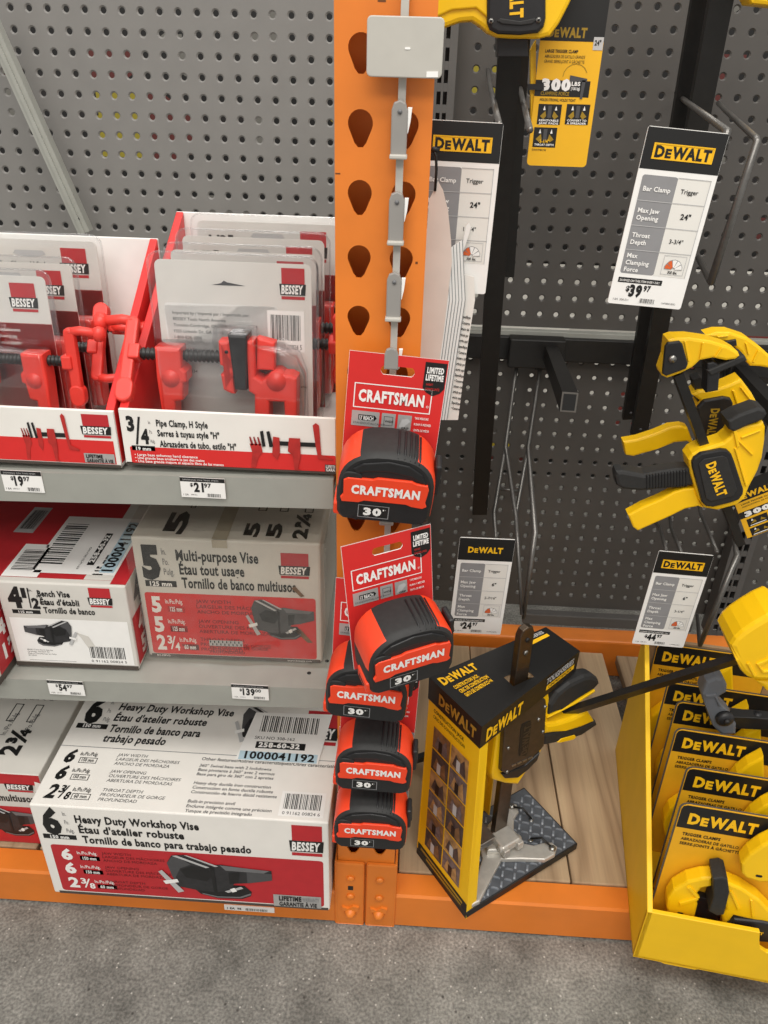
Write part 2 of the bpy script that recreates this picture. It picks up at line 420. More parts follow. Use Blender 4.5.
def goods():
    """packs across the next aisle, only ever seen through the peg holes"""
    m = bpy.data.materials.new('far_aisle_goods'); m.use_nodes = True; nt = m.node_tree; bs = nt.nodes['Principled BSDF']
    tc = nt.nodes.new('ShaderNodeTexCoord'); mp = nt.nodes.new('ShaderNodeMapping'); mp.inputs['Scale'].default_value = (6, 1, 9)
    v = nt.nodes.new('ShaderNodeTexVoronoi'); v.distance = 'CHEBYCHEV'; v.inputs['Scale'].default_value = 1.3; v.inputs['Randomness'].default_value = .7
    nt.links.new(tc.outputs['Object'], mp.inputs['Vector']); nt.links.new(mp.outputs[0], v.inputs['Vector'])
    sp = nt.nodes.new('ShaderNodeSeparateColor'); nt.links.new(v.outputs['Color'], sp.inputs['Color'])
    def ramp(stops):
        r = nt.nodes.new('ShaderNodeValToRGB'); r.color_ramp.interpolation = 'CONSTANT'; e = r.color_ramp.elements
        e[0].position = 0; e[0].color = lin(stops[0][1]); e[1].position = stops[1][0]; e[1].color = lin(stops[1][1])
        for p_, c in stops[2:]:
            x = e.new(p_); x.color = lin(c)
        nt.links.new(sp.outputs[0], r.inputs['Fac']); return r
    dark = ramp(((0, '#0d0c0c'), (.80, '#6a6862'), (.86, '#191515'), (.92, '#57211d'), (.96, '#8f8220')))
    pale = ramp(((0, '#c9c6bd'), (.55, '#e6e3da'), (.82, '#5a5550'), (.90, '#7a302a'), (.95, '#b39d2c')))
    xy = nt.nodes.new('ShaderNodeSeparateXYZ'); nt.links.new(tc.outputs['Object'], xy.inputs['Vector'])
    def cmp_(sock, op, val):
        n = nt.nodes.new('ShaderNodeMath'); n.operation = op; n.inputs[1].default_value = val; nt.links.new(xy.outputs[sock], n.inputs[0]); return n.outputs[0]
    a = nt.nodes.new('ShaderNodeMath'); a.operation = 'MULTIPLY'; nt.links.new(cmp_('X', 'GREATER_THAN', .10), a.inputs[0]); nt.links.new(cmp_('Z', 'LESS_THAN', .62), a.inputs[1])
    b2 = nt.nodes.new('ShaderNodeMath'); b2.operation = 'MULTIPLY'; nt.links.new(a.outputs[0], b2.inputs[0]); nt.links.new(cmp_('Z', 'GREATER_THAN', .06), b2.inputs[1])
    mx = nt.nodes.new('ShaderNodeMix'); mx.data_type = 'RGBA'; nt.links.new(b2.outputs[0], mx.inputs['Factor']); nt.links.new(dark.outputs['Color'], mx.inputs['A']); nt.links.new(pale.outputs['Color'], mx.inputs['B'])
    nt.links.new(mx.outputs['Result'], bs.inputs['Base Color']); return m
b = MB(); b.box((-2.2, 1.45, 0), (2.4, 1.5, 1.9), goods()); b.build('wall_back', kind='structure')

# ------------------------------------------------------------------ pegboards (every hole is a real, dimpled hole)
def pegboard(name, label, i0, i1, j0, j1, gx, gz, Y, mat, r, dim, mx=(0, 0), mz=(0, 0), holeback=.0015):
    P = .0254; b = MB()
    N = 12
    per = []
    for k in range(N):
        a = 2*math.pi*(k+.5)/N; c, s_ = math.cos(a), math.sin(a); q = P/2/max(abs(c), abs(s_)); per.append((c*q, s_*q))
    # perimeter must own the corners: snap the closest samples
    per = [(math.copysign(P/2, x) if abs(abs(x)-P/2) < P*.14 else x, math.copysign(P/2, y) if abs(abs(y)-P/2) < P*.14 else y) for x, y in per]
    circ = [(math.cos(2*math.pi*(k+.5)/N), math.sin(2*math.pi*(k+.5)/N)) for k in range(N)]
    for i in range(i0, i1+1):
        for j in range(j0, j1+1):
            cx, cz = gx+i*P, gz-j*P
            vs = [(cx+x, Y, cz+z) for x, z in per] + [(cx+x*dim, Y, cz+z*dim) for x, z in circ] + [(cx+x*r, Y+holeback, cz+z*r) for x, z in circ] + [(cx+x*r, Y+holeback+.0012, cz+z*r) for x, z in circ]
            fs = []
            for l in range(3):
                for k in range(N): fs.append((l*N+k, l*N+(k+1) % N, (l+1)*N+(k+1) % N, (l+1)*N+k))
            b.add(vs, fs, mat)
    x0, x1 = gx+(i0-.5)*P, gx+(i1+.5)*P; z1, z0 = gz-(j0-.5)*P, gz-(j1+.5)*P
    # hemmed edges
    e = .012
    for lo, hi in (((x0-mx[0], Y, z0-mz[0]), (x0, Y+e, z1+mz[1])), ((x1, Y, z0-mz[0]), (x1+mx[1], Y+e, z1+mz[1])), ((x0, Y, z0-mz[0]), (x1, Y+e, z0)), ((x0, Y, z1), (x1, Y+e, z1+mz[1]))):
        if hi[0]-lo[0] > .001 and hi[2]-lo[2] > .001: b.box(lo, hi, mat)
    o = b.build(name, loc=((x0+x1)/2, Y, z0)); return tag(o, label, 'pegboard')
GX, GY, GZ = -.4972, .5472, 1.1223
pegboard('pegboard_panel', 'light grey perforated steel pegboard behind the red pipe clamp trays', -8, 20, -3, 42, GX, GZ, GY, PEG, .0040, .0060, mz=(.01, .01))
gR = at(539.7, 172.9, Y=.547)
pegboard('pegboard_panel', 'dark grey upper pegboard above the black crossbar', -4, 27, -12, 8, gR.x, gR.z, .547, PEGD, .0038, .0056, mx=(.016, .004), mz=(.008, .004))
pegboard('pegboard_panel', 'dark grey lower pegboard below the black crossbar', -4, 27, 11, 29, gR.x, gR.z, .549, PEGD, .0034, .0050, mx=(.016, .004), mz=(.016, .004))

# slotted uprights that carry the pegboards
def slotted(name, label, x0, x1, z0, z1, Y):
    b = MB(); xm = (x0+x1)/2; n = int((z1-z0)/.0254)
    b.box((x0, Y, z0), (x0+.010, Y+.03, z1), UPR); b.box((x1-.010, Y, z0), (x1, Y+.03, z1), UPR); b.box((x0+.010, Y+.02, z0), (x1-.010, Y+.03, z1), BLKM)
    for i in range(n+1):
        z = z0+i*.0254; b.box((x0+.010, Y+.0005, z), (x1-.010, Y+.004, z+.010), UPR)
    b.box((xm-.0015, Y, z0), (xm+.0015, Y+.004, z1), UPR)
    return tag(b.build(name, loc=(xm, Y, z0)), label, 'upright')
slotted('slotted_upright', 'dark slotted steel upright just right of the orange rack post', .072, .106, .10, 1.4, .510)
slotted('slotted_upright', 'dark slotted steel upright at the right edge, below the hanging clamps', .640, .680, .155, 1.4, .510)
b = MB(); b.box((.105, .525, .668), (.639, .545, .706), BLKM, .002); b.box((.215, .50, .664), (.30, .526, .710), BLKM, .002)
b.box((.555, .50, .664), (.62, .526, .710), BLKM, .002)
tag(b.build('crossbar', loc=(.37, .53, .668)), 'black steel crossbar running across the dark pegboard', 'crossbar')
b = MB(); b.box((.107, .533, .700), (.639, .5465, .7135), SHELF, .0008)
tag(b.build('panel_ledge', loc=(.37, .54, .708)), 'thin grey metal ledge under the upper dark pegboard', 'ledge')
b = MB(); b.box((.30, .528, .145), (.62, .546, .168), UPR, .002)
tag(b.build('kick_rail', loc=(.46, .535, .145)), 'short grey steel rail under the lower dark pegboard', 'rail')

# ================================================================== ORANGE RACK
def rack_post():
    b = MB(); W = .0762; H = 1.30; N = 24; th = .0022
    tops = [1.0422+.0508*k for k in range(-20, 5)]
    zs = sorted(t-.0275 for t in tops)
    def contour(cx, zt):
        r1, r2 = .0098, .0047; zc = zt-r1; zb = zt-.0275+r2; pts = []
        # tangent teardrop sampled by angle round its middle
        mid = (cx, zt-.0125)
        for k in range(N):
            a = 2*math.pi*(k+.5)/N; d = (math.cos(a), math.sin(a)); best = None
            lo, hi = 0, .03
            for _ in range(30):
                t = (lo+hi)/2; x = mid[0]+d[0]*t-cx; z = mid[1]+d[1]*t
                ins = False
                for q in range(13):
                    f = q/12; zz = zc+(zb-zc)*f; rr = r1+(r2-r1)*f
                    if x*x+(z-zz)**2 < rr*rr: ins = True; break
                if ins: lo = t
                else: hi = t
            pts.append((mid[0]+d[0]*lo, mid[1]+d[1]*lo))
        return mid, pts
    cols = ((.0, W/2, .0203), (W/2, W, W-.0203))
    for zt in tops:
        if zt-.0275 < .02: continue
        za, zb_ = zt-.0125-.0254, zt-.0125+.0254
        for xa, xb, cx in cols:
            mid, C_ = contour(cx, zt); per = []
            for k in range(N):
                a = 2*math.pi*(k+.5)/N; c, s_ = math.cos(a), math.sin(a)
                tx = ((xb-mid[0]) if c > 0 else (mid[0]-xa))/max(abs(c), 1e-6); tz = .0254/max(abs(s_), 1e-6)
                t = min(tx, tz); per.append([mid[0]+c*t, mid[1]+s_*t, tx < tz])
            # put the four corners on the perimeter
            for sx in (xa, xb):
                for sz in (za, zb_):
                    j = min(range(N), key=lambda k: (per[k][0]-sx)**2+(per[k][1]-sz)**2); per[j][0], per[j][1] = sx, sz
            vs = [(p[0], 0, p[1]) for p in per]+[(p[0], 0, p[1]) for p in C_]+[(p[0], th, p[1]) for p in C_]
            fs = [(l*N+k, l*N+(k+1) % N, (l+1)*N+(k+1) % N, (l+1)*N+k) for l in range(2) for k in range(N)]
            b.add(vs, fs, ORG)
    zlo = min(t for t in tops if t-.0275 >= .02)-.0125-.0254
    b.box((0, 0, 0), (W, th, zlo), ORG)
    b.box((0, th*.2, 0), (th, .07, H), ORG); b.box((W-th, th*.2, 0), (W, .07, H), ORG)
    b.box((th, .064, 0), (.034, .07, H), ORG); b.box((W-.034, .064, 0), (W-th, .07, H), ORG)  # back lips widened past the real open channel to darken the holes
    # scuffs worn into the paint
    dk = M('paint_scuff', '#6b3a10', .6)
    for (x, z, w, h) in ((.0005, .995, .004, .001), (.068, .927, .002, .002), (.03, 1.121, .004, .006), (.032, 1.112, .006, .003)):
        b.box((x, -.0002, z), (x+w, .0001, z+h), dk)
    return tag(b.build('rack_post', loc=(W/2, .035, 0)), 'orange steel pallet rack post with teardrop holes, in the middle', 'rack post')
rack_post()

def beam(name, label, x0, x1, left):
    root = thing(name, label, 'rack beam', ((x0+x1)/2, .025, 0))
    b = MB(); prof = [(-.003, .004), (-.003, .067), (0, .0705), (.032, .0705), (.034, .066), (.034, .050), (.052, .050), (.052, .004)]
    n = len(prof); vs = [(x0, p[0], p[1]) for p in prof]+[(x1, p[0], p[1]) for p in prof]
    fs = [(i, (i+1) % n, n+(i+1) % n, n+i) for i in range(n)]+[tuple(range(n))[::-1], tuple(range(n, 2*n))]
    b.add(vs, fs, ORG); b.build('beam_tube', root)
    b = MB()
    if left:
        b.box((-.0045, -.0045, .0), (.0367, -.0008, .137), ORG, .0035); b.box((-.0045, -.004, .0), (-.0010, .055, .137), ORG, .001); cx = .0175
    else:
        b.box((.0385, -.0045, .0), (.0807, -.0008, .137), ORG, .0035); b.box((.0772, -.004, .0), (.0807, .055, .137), ORG, .001); cx = .0575
    p = b.build('end_plate', root)
    for z in (.105, .066):
        b = MB(); b.lathe([(.0055, 0), (.0055, .0022), (.0035, .0038), (.001, .004)], ORG, 12, Matrix.Translation((cx, -.0043, z)) @ Matrix.Rotation(R(90), 4, 'X')); b.build('rivet', p)
    b = MB(); T = Matrix.Translation((cx, -.0043, .03)) @ Matrix.Rotation(R(90), 4, 'X')
    b.lathe([(.0085, 0), (.008, .003), (.0055, .007), (.003, .0095), (.0008, .0095)], ORG, 14, T)
    b.prism([(cx-.011, .036), (cx-.012, .044), (cx-.003, .040), (cx+.004, .046), (cx+.012, .044), (cx+.010, .034)], -.0075, -.0043, ORG)
    b.build('locking_stud', p)
    if left:
        b = MB(); b.box((cx-.0035, -.0052, .080), (cx+.0035, -.0044, .088), BLK); b.build('lock_slot', p)
beam('rack_beam', 'orange rack beam low under the workshop vise carton', -.9, -.0012, True)
beam('rack_beam', 'orange rack beam in front of the wooden deck, under the jack display', .0775, .95, False)
b = MB(); b.box((.08, .557, .0), (.95, .60, .088), ORG, .004)
tag(b.build('rack_beam', loc=(.5, .58, 0)), 'orange rack beam at the back of the wooden deck', 'rack beam')

def wood():
    m = bpy.data.materials.new('weathered_pine'); m.use_nodes = True; nt = m.node_tree; bs = nt.nodes['Principled BSDF']
    tc = nt.nodes.new('ShaderNodeTexCoord'); oi = nt.nodes.new('ShaderNodeObjectInfo')
    mp = nt.nodes.new('ShaderNodeMapping'); mp.inputs['Scale'].default_value = (12, .8, 12)
    ad = nt.nodes.new('ShaderNodeVectorMath'); ad.operation = 'ADD'
    sc = nt.nodes.new('ShaderNodeVectorMath'); sc.operation = 'SCALE'; sc.inputs['Scale'].default_value = 3.7
    cm = nt.nodes.new('ShaderNodeCombineXYZ'); nt.links.new(oi.outputs['Random'], cm.inputs['X']); nt.links.new(oi.outputs['Random'], cm.inputs['Y'])
    nt.links.new(cm.outputs[0], sc.inputs[0]); nt.links.new(tc.outputs['Object'], ad.inputs[0]); nt.links.new(sc.outputs[0], ad.inputs[1])
    nt.links.new(ad.outputs[0], mp.inputs['Vector'])
    n = nt.nodes.new('ShaderNodeTexNoise'); n.inputs['Scale'].default_value = 1.3; n.inputs['Detail'].default_value = 2; n.inputs['Distortion'].default_value = .15
    nt.links.new(mp.outputs[0], n.inputs['Vector'])
    mm = nt.nodes.new('ShaderNodeMath'); mm.operation = 'MULTIPLY'; mm.inputs[1].default_value = 9; nt.links.new(n.outputs['Fac'], mm.inputs[0])
    fr = nt.nodes.new('ShaderNodeMath'); fr.operation = 'PINGPONG'; fr.inputs[1].default_value = 1; nt.links.new(mm.outputs[0], fr.inputs[0])
    n2 = nt.nodes.new('ShaderNodeTexNoise'); n2.inputs['Scale'].default_value = 1; n2.inputs['Detail'].default_value = 5
    mp2 = nt.nodes.new('ShaderNodeMapping'); mp2.inputs['Scale'].default_value = (260, 9, 260); nt.links.new(ad.outputs[0], mp2.inputs['Vector']); nt.links.new(mp2.outputs[0], n2.inputs['Vector'])
    r = nt.nodes.new('ShaderNodeValToRGB'); e = r.color_ramp.elements
    e[0].position = 0; e[0].color = lin('#947b5f'); e[1].position = .85; e[1].color = lin('#b39a7a'); x = e.new(.3); x.color = lin('#a88e70')
    nt.links.new(fr.outputs[0], r.inputs['Fac'])
    r2 = nt.nodes.new('ShaderNodeValToRGB'); r2.color_ramp.elements[0].color = (.7, .7, .7, 1); r2.color_ramp.elements[1].color = (1.2, 1.2, 1.2, 1); nt.links.new(n2.outputs['Fac'], r2.inputs['Fac'])
    mx = nt.nodes.new('ShaderNodeMix'); mx.data_type = 'RGBA'; mx.blend_type = 'MULTIPLY'; mx.inputs['Factor'].default_value = .8
    nt.links.new(r.outputs['Color'], mx.inputs['A']); nt.links.new(r2.outputs['Color'], mx.inputs['B'])
    hs = nt.nodes.new('ShaderNodeHueSaturation'); nt.links.new(mx.outputs['Result'], hs.inputs['Color'])
    vr = nt.nodes.new('ShaderNodeMapRange'); vr.inputs['To Min'].default_value = .85; vr.inputs['To Max'].default_value = 1.1; nt.links.new(oi.outputs['Random'], vr.inputs['Value']); nt.links.new(vr.outputs[0], hs.inputs['Value'])
    nt.links.new(hs.outputs['Color'], bs.inputs['Base Color']); bs.inputs['Roughness'].default_value = .7
    return m
WOOD = wood()
def board(x0, x1, y0, y1, z1, label, skew=0):
    b = MB(); b.box((x0, y0, z1-.019), (x1, y1, z1), WOOD, .002)
    o = b.build('deck_board', loc=((x0+x1)/2, (y0+y1)/2, z1-.019))
    return tag(o, label, 'board', 'wooden deck boards')
board(.083, .205, .036, .545, .0695, 'wooden deck board nearest the orange post, left of the jack display')
board(.2065, .3285, .0365, .545, .0690, 'wooden deck board under the jack display')
board(.3305, .468, .0355, .545, .0700, 'wide wooden deck board between the jack display and the yellow carton')
board(.494, .64, .0365, .54, .0700, 'wooden deck board running under the yellow carton')
board(-.44, -.23, .036, .545, .0690, 'wooden deck board under the left end of the workshop vise carton')
board(-.225, -.01, .036, .545, .0690, 'wooden deck board under the right end of the workshop vise carton')
board(-.70, -.445, .036, .545, .0690, 'wooden deck board under the white carton at bottom left')

# ================================================================== LEFT BAY: grey shelves
def shelf(label, zl, zr, lip, yl, yr):
    """front lip runs from the left (zl at x=-.45) to the post (zr)"""
    root = thing('shelf', label, 'shelf', (-.4, .28, zr))
    def zz(x): return zr+(zl-zr)*(-x/.45)
    def yy(x): return yr+(yl-yr)*(-x/.45)
    xa, xb = -.86, -.006
    b = MB()
    def slab(y0f, y1f, d0, d1, mat, nm):
        A = []; B = []
        for x, L in ((xa, A), (xb, B)):
            ya = y0f(x); yb = y1f(x); z = zz(x)
            L += [(x, ya, z+d0), (x, yb, z+d0), (x, yb, z+d1), (x, ya, z+d1)]
        b.solid(A, B, mat, .0012)
        return b.build(nm, root)
    slab(lambda x: yy(x)+.002, lambda x: .54, -.012, 0, SHELF, 'shelf_deck')
    b = MB(); slab(lambda x: yy(x), lambda x: yy(x)+.009, -lip, .0005, SHELF, 'front_lip')
    return root, zz, yy
sh1, z1f, y1f = shelf('grey steel upper shelf holding the pipe clamp trays', .6935, .7010, .034, .021, .030)
sh2, z2f, y2f = shelf('grey steel lower shelf holding the vise cartons', .404, .4115, .032, .026, .034)
# black peg holes in the lower shelf deck by the post
for px, py in ((309, 673), (327, 661)):
    p = at(px, py, Z=.4113); b = MB(); b.lathe([(.0026, 0), (.0026, .0003)], BLK, 10, Matrix.Translation((p.x, p.y, .4112)))
    b.build('deck_hole', sh2)

def price_tag(px0, py0, px1, py1, Y, label, price, cents, skew=0, faceup=None, up='SAVINGS ON THIS ITEM'):
    A = at(px0, py0, Y=Y); B = at(px1, py1, Y=Y); w = B.x-A.x; h = A.z-B.z
    o = Vector((A.x, Y, A.z)); b = MB()
    b.box((A.x, Y, B.z), (B.x, Y+.0008, A.z), WHITE)
    f = Face(b, o, (1, 0, 0), (0, 0, -1), w, h, .0002)
    f.rect(0, 0, 100, 20, BLK); f.text(6, 14, 7, up, LGRY, w=80, bold=0)
    f.text(22, 43, 16, '$', BLK, bold=.03); f.text(30, 68, 42, price, BLK, w=11*len(price), bold=.045); f.text(31+11*len(price), 46, 20, cents, BLK, w=16, bold=.03)
    f.text(5, 90, 9, '1 EA', BLK, bold=0); f.text(22, 88, 6, '204-511', BLK, bold=0); f.barcode(56, 74, 92, 95, 18, l=1)
    return tag(b.build('price_tag', loc=((A.x+B.x)/2, Y, B.z)), label, 'price tag', 'shelf price tags')
price_tag(0, 470, 45, 493, .0225, 'white price tag reading $19.97 on the upper shelf lip', '19', '97')
price_tag(179.5, 477, 226, 499, .0245, 'white price tag reading $21.97 on the upper shelf lip', '21', '97')
price_tag(46.5, 680, 85.5, 696, .0255, 'white price tag reading $54.97 on the lower shelf lip', '54', '97')
price_tag(231, 684, 269, 700.5, .0295, 'white price tag reading $139.00 on the lower shelf lip', '139', '00')
# tag on the beam, text scuffed off
A = at(224, 905, Y=-.0045); B = at(274.5, 913, Y=-.0045); b = MB()
b.box((A.x, -.0045, B.z), (B.x, -.0032, A.z), WHITE); f = Face(b, (A.x, -.0045, A.z), (1, 0, 0), (0, 0, -1), B.x-A.x, A.z-B.z, .0002)
f.text(6, 75, 40, '1 EA  98', BLK, w=28, bold=.02); f.barcode(38, 30, 92, 90, 26)
tag(b.build('price_tag', loc=((A.x+B.x)/2, -.0045, B.z)), 'white price tag stuck low on the orange beam under the workshop vise carton', 'price tag', 'shelf price tags')

# brace tube in front of the left pegboard
p0 = at(-14, 10, Y=.50); p1 = at(86, 232, Y=.50)
b = MB(); b.tube([p0, p1], 0, SHELF, sq=(.018, .016), up=(0, 1, 0)); d = (p1-p0).normalized(); sd = Vector((d.z, 0, -d.x))
b.tube([p0+Vector((0, -.0095, 0)), p1+Vector((0, -.0095, 0))], 0, SHELF, sq=(.005, .003), up=(0, 1, 0))
b.cyl(p1-d*.02+Vector((0, -.008, 0)), p1-d*.02+Vector((0, -.0105, 0)), .003, BLK)
tag(b.build('brace_tube', loc=p1), 'pale grey steel brace slanting across the left pegboard', 'brace')

# ================================================================== CARTONS
def carton(name, label, x0, x1, y0, y1, z0, z1, mat, yaw=0, bev=.002):
    """upright box; returns thing root, builder, and front/top/right faces in its own frame"""
    w, d, h = x1-x0, y1-y0, z1-z0
    b = MB(); b.box((0, 0, 0), (w, d, h), mat, bev)
    loc = (x0, y0, z0)
    T = Matrix.Translation(loc) @ Matrix.Rotation(yaw, 4, 'Z')
    fr = Face(b, (0, 0, h), (1, 0, 0), (0, 0, -1), w, h)
    tp = Face(b, (0, d, h), (1, 0, 0), (0, -1, 0), w, d)
    rt = Face(b, (w, 0, h), (0, 1, 0), (0, 0, -1), d, h)
    def finish():
        o = b.build(name); o.location = loc; o.rotation_euler = (0, 0, yaw)
        ROOTM[o] = T; return tag(o, label, 'carton', None)
    return b, fr, tp, rt, finish

def measure_rows(f, u, vs, nums, uw, hn, fg, txt, inv=True, small=None, fr=None, ital=0):
    """rows '6  In/Pn/Pulg [150 mm]  three lines of small text'"""
    names = (('JAW WIDTH', 'LARGEUR DES MÂCHOIRES', 'ANCHO DE MORDAZA'), ('JAW OPENING', 'OUVERTURE DES MÂCHOIRES', 'ABERTURA DE MORDAZAS'), ('THROAT DEPTH', 'PROFONDEUR DE GORGE', 'PROFUNDIDAD'))
    for k, (v, (n, mm)) in enumerate(zip(vs, nums)):
        uu = u + (0 if not fr else fr*k)
        if ' ' in n:
            a, c = n.split(' '); nu, de = c.split('/')
            f.text(uu-.0*uw, v, hn, a, fg, w=uw*.95, bold=.04, ital=ital); f.text(uu+uw*1.12, v-hn*.45, hn*.55, nu, fg, w=uw*.5, bold=.03, ital=ital)
            f.poly([(uu+uw*1.35, v), (uu+uw*1.5, v), (uu+uw*2.0, v-hn), (uu+uw*1.85, v-hn)], fg, 2); f.text(uu+uw*1.85, v+hn*.05, hn*.55, de, fg, w=uw*.5, bold=.03, ital=ital)
            um = uu+uw*2.4
        else:
            f.text(uu, v, hn, n, fg, w=uw, bold=.05, ital=ital); um = uu+uw*1.45
        f.text(um, v-hn*.6, hn*.3, 'In./Po./Pulg.', fg, w=uw*1.75, bold=.012, ital=ital)
        if inv:
            f.rect(um+uw*.15, v-hn*.42, um+uw*1.9, v+hn*.02, BLK, 1); f.text(um+uw*.4, v-hn*.07, hn*.3, mm, WHITE, w=uw*1.2, bold=.03, l=3)
        else:
            f.frame(um+uw*.15, v-hn*.45, um+uw*1.9, v+hn*.02, .25, fg, 1); f.text(um+uw*.4, v-hn*.1, hn*.26, mm, fg, w=uw*1.2, bold=.02, l=2)
        f.lines(txt+(0 if not fr else fr*k), v-hn*.72, names[k], small or BLK, h=hn*.24, gap=hn*.37, bold=.0, ital=ital)

# --- workshop vise carton (largest box, bottom left)
b, fr, tp, rt, done = carton('vise_carton', 'big white and red 6 inch workshop vise carton at the bottom, beside the orange post', -.3890, -.0085, -.031, .172, .071, .2495, CARD)
def six(f, u, v, hs, title4=False):
    f.text(u, v, hs, '6', BLK, w=6.4, bold=.05)
    for i, t in enumerate(('In.', 'Po.', 'Pulg.')): f.text(u+7.7, v-hs*.78+i*hs*.36, hs*.17, t, MGRY, bold=0, w=(1.2, 1.5, 2.6)[i])
    f.rect(u-1, v+hs*.06, u+10.5, v+hs*.26, BLK); f.text(u+1.5, v+hs*.22, hs*.13, '150 mm', WHITE, w=6.5, bold=.04, l=3)
six(fr, 3, 29, 25)
fr.text(14.5, 16, 7.5, 'Heavy Duty Workshop Vise', BLK, w=42, bold=.035); fr.text(15, 27, 7.5, 'Étau d\'atelier robuste', BLK, w=36, bold=.035); fr.text(15.5, 38, 7.5, 'Tornillo de banco para trabajo pesado', BLK, w=58, bold=.035)
fr.rect(3.5, 42, 98, 96, RED, 1, r=1.2); fr.rect(2, 97, 99.5, 100, M('carton_dark_ink', '#4a423c'), 1)  # red panel, then a dark brown line along the bottom edge
fr.clamp_logo(87, 4, 98, 37); measure_rows(fr, 6.5, (58, 74, 91), (('6', '150 mm'), ('6', '150 mm'), ('2 3/8', '60 mm')), 4, 11, WHITE, 21, small=M('ink_deep_red', '#5e1216'), fr=.0)
fr.vise(40, 44, 80, 96); fr.rect(80, 84, 97, 98, SILV, 3); fr.text(82, 90.5, 5, 'LIFETIME', BLK, w=8, bold=.05, l=5); fr.text(90.3, 90.5, 4.4, 'WARRANTY', GRYP, w=6, bold=.02, l=5); fr.text(82, 97, 4.6, 'GARANTIE À VIE', BLK, w=13.5, bold=.03, l=5)
# top
six(tp, 3, 29, 23)
for t, v, w in (('Heavy Duty Workshop Vise', 16, 44), ('Étau d\'atelier robuste', 26.5, 35), ('Tornillo de banco para', 37, 34), ('trabajo pesado', 46, 23)): tp.text(14.5 if t[0] != 't' else 14, v, 6.5, t, BLK, w=w, bold=.03, ital=.15)
tp.rect(0, 51, 100, 51.6, GRYP); tp.vise(60, 6, 86, 46); tp.clamp_logo(86, 6, 99, 38)
measure_rows(tp, 3.5, (65, 79, 94), (('6', '150 mm'), ('6', '150 mm'), ('2 3/8', '60 mm')), 3.6, 10, BLK, 22, inv=False, fr=-.0, ital=.2, small=DGRY)
tp.lines(52, 57, ('Other features/Autres caractéristiques/Otras características',), DGRY, h=2.6, ital=.15)
tp.lines(52, 62.5, ('360° Swivel base with 2 lockdowns', 'Base pivotante à 360° avec 2 verrous', 'Base para giro de 360° con 2 apretes', '', 'Heavy duty ductile iron construction', 'Construction en fonte ductile robuste', 'Construcción de hierro dúctil resistente', '', 'Built-in precision anvil', 'Enclume intégrée comme une précision', 'Yunque de precisión integrado'), DGRY, h=2.3, gap=3.6, ital=.15)
tp.barcode(83, 78, 98, 97, 24, l=2, digits='0 91162 00824 6')
# receiving sticker on top
tp.poly([(67, 12), (96, 10), (93.5, 56), (64, 56)], WHITE, 12); tp.barcode(68, 13, 94, 32, 30, l=13); tp.text(69, 37, 2.6, 'SKU NO 308-162', BLK, bold=0, l=14)
tp.rect(70, 39, 88, 45, BLK, 13); tp.text(71, 44, 4, '258-60-32', WHITE, w=15, bold=.05, l=15); tp.rect(65, 48, 93, 55.5, BLUE, 13); tp.text(67, 54.5, 6, '1000041192', BLK, w=25, bold=.03, l=15)
done()

# --- carton to its left (top and part of the front only)
b, fr, tp, rt, done = carton('vise_carton', 'white and red carton left of the big workshop vise carton, cut by picture edge', -.67, -.416, .043, .27, .071, .215, CARDG)
fr.rect(0, 46, 99, 100, RED); fr.rect(60, 0, 100, 14, RED); fr.clamp_logo(80, 2, 95, 24); fr.text(60, 38, 9, 'banco multiusos', BLK, w=34, bold=.03); fr.vise(58, 44, 96, 92)
fr.poly([(96, 30), (100, 36), (100, 10), (97, 8)], CARD, 3)
for (u, n) in ((70, '5'), (82, '2¾')):
    tp.text(u, 86, 10, n, BLK, w=None, bold=.04, rot=-90); tp.frame(u-6, 42, u-1, 58, .6, BLK); tp.text(u-1, 70, 3, 'In./Po./Pulg.', DGRY, w=20, bold=0, rot=-90)
    for k in range(3): tp.text(u-7+k*5, 38, 2.6, ('JAW WIDTH LARGEUR', 'ANCHO DE MORDAZA', 'PROFONDEUR GORGE')[k], DGRY, w=32, bold=0, rot=-90)
rt.text(6, 62, 46, '5', BLK, w=18, bold=.06); rt.rect(26, 40, 34, 60, BLK); rt.text(36, 60, 30, 'Multi', BLK, bold=.04)
done()

# --- 5 inch multi-purpose vise, shrink wrapped
w5 = thing('vise_carton', 'worn carton of a 5 inch multi-purpose vise in clear stretch wrap on the lower shelf', 'carton', (-.2475, .074, .4135), (0, 0, R(1.2)))
b = MB(); W5, D5, H5 = .220, .205, .178
b.box((0, 0, 0), (W5, D5, H5), CARDG, .003)
fr = Face(b, (0, 0, H5), (1, 0, 0), (0, 0, -1), W5, H5); tp = Face(b, (0, D5, H5), (1, 0, 0), (0, -1, 0), W5, D5)
fr.text(4, 31, 23, '5', BLK, w=10, bold=.07)
for i, t in enumerate(('In.', 'Po.', 'Pulg.')): fr.text(15.5, 13+i*8, 5, t, MGRY, bold=0, w=(2.4, 3.2, 5.5)[i])
fr.rect(4.5, 34, 21.5, 39, BLK); fr.text(7, 38.2, 3.4, '125 mm', WHITE, w=12, bold=.04, l=3)
fr.text(23, 17, 8, 'Multi-purpose Vise', BLK, w=44, bold=.03); fr.text(24, 28, 8, 'Étau tout usage', BLK, w=35, bold=.03); fr.text(24.5, 39, 8, 'Tornillo de banco multiusos', BLK, w=62, bold=.03)
fr.clamp_logo(78, 8, 94, 28); fr.rect(3, 44, 97, 97, REDB, 1, r=1.5); fr.rect(2, 97.4, 99, 100, M('carton_dark_ink', '#4a423c'), 1)
measure_rows(fr, 6, (60, 77, 93), (('5', '125 mm'), ('5', '125 mm'), ('2 3/4', '60 mm')), 5.5, 12, WHITE, 31, small=M('ink_deep_red', '#5e1216'))
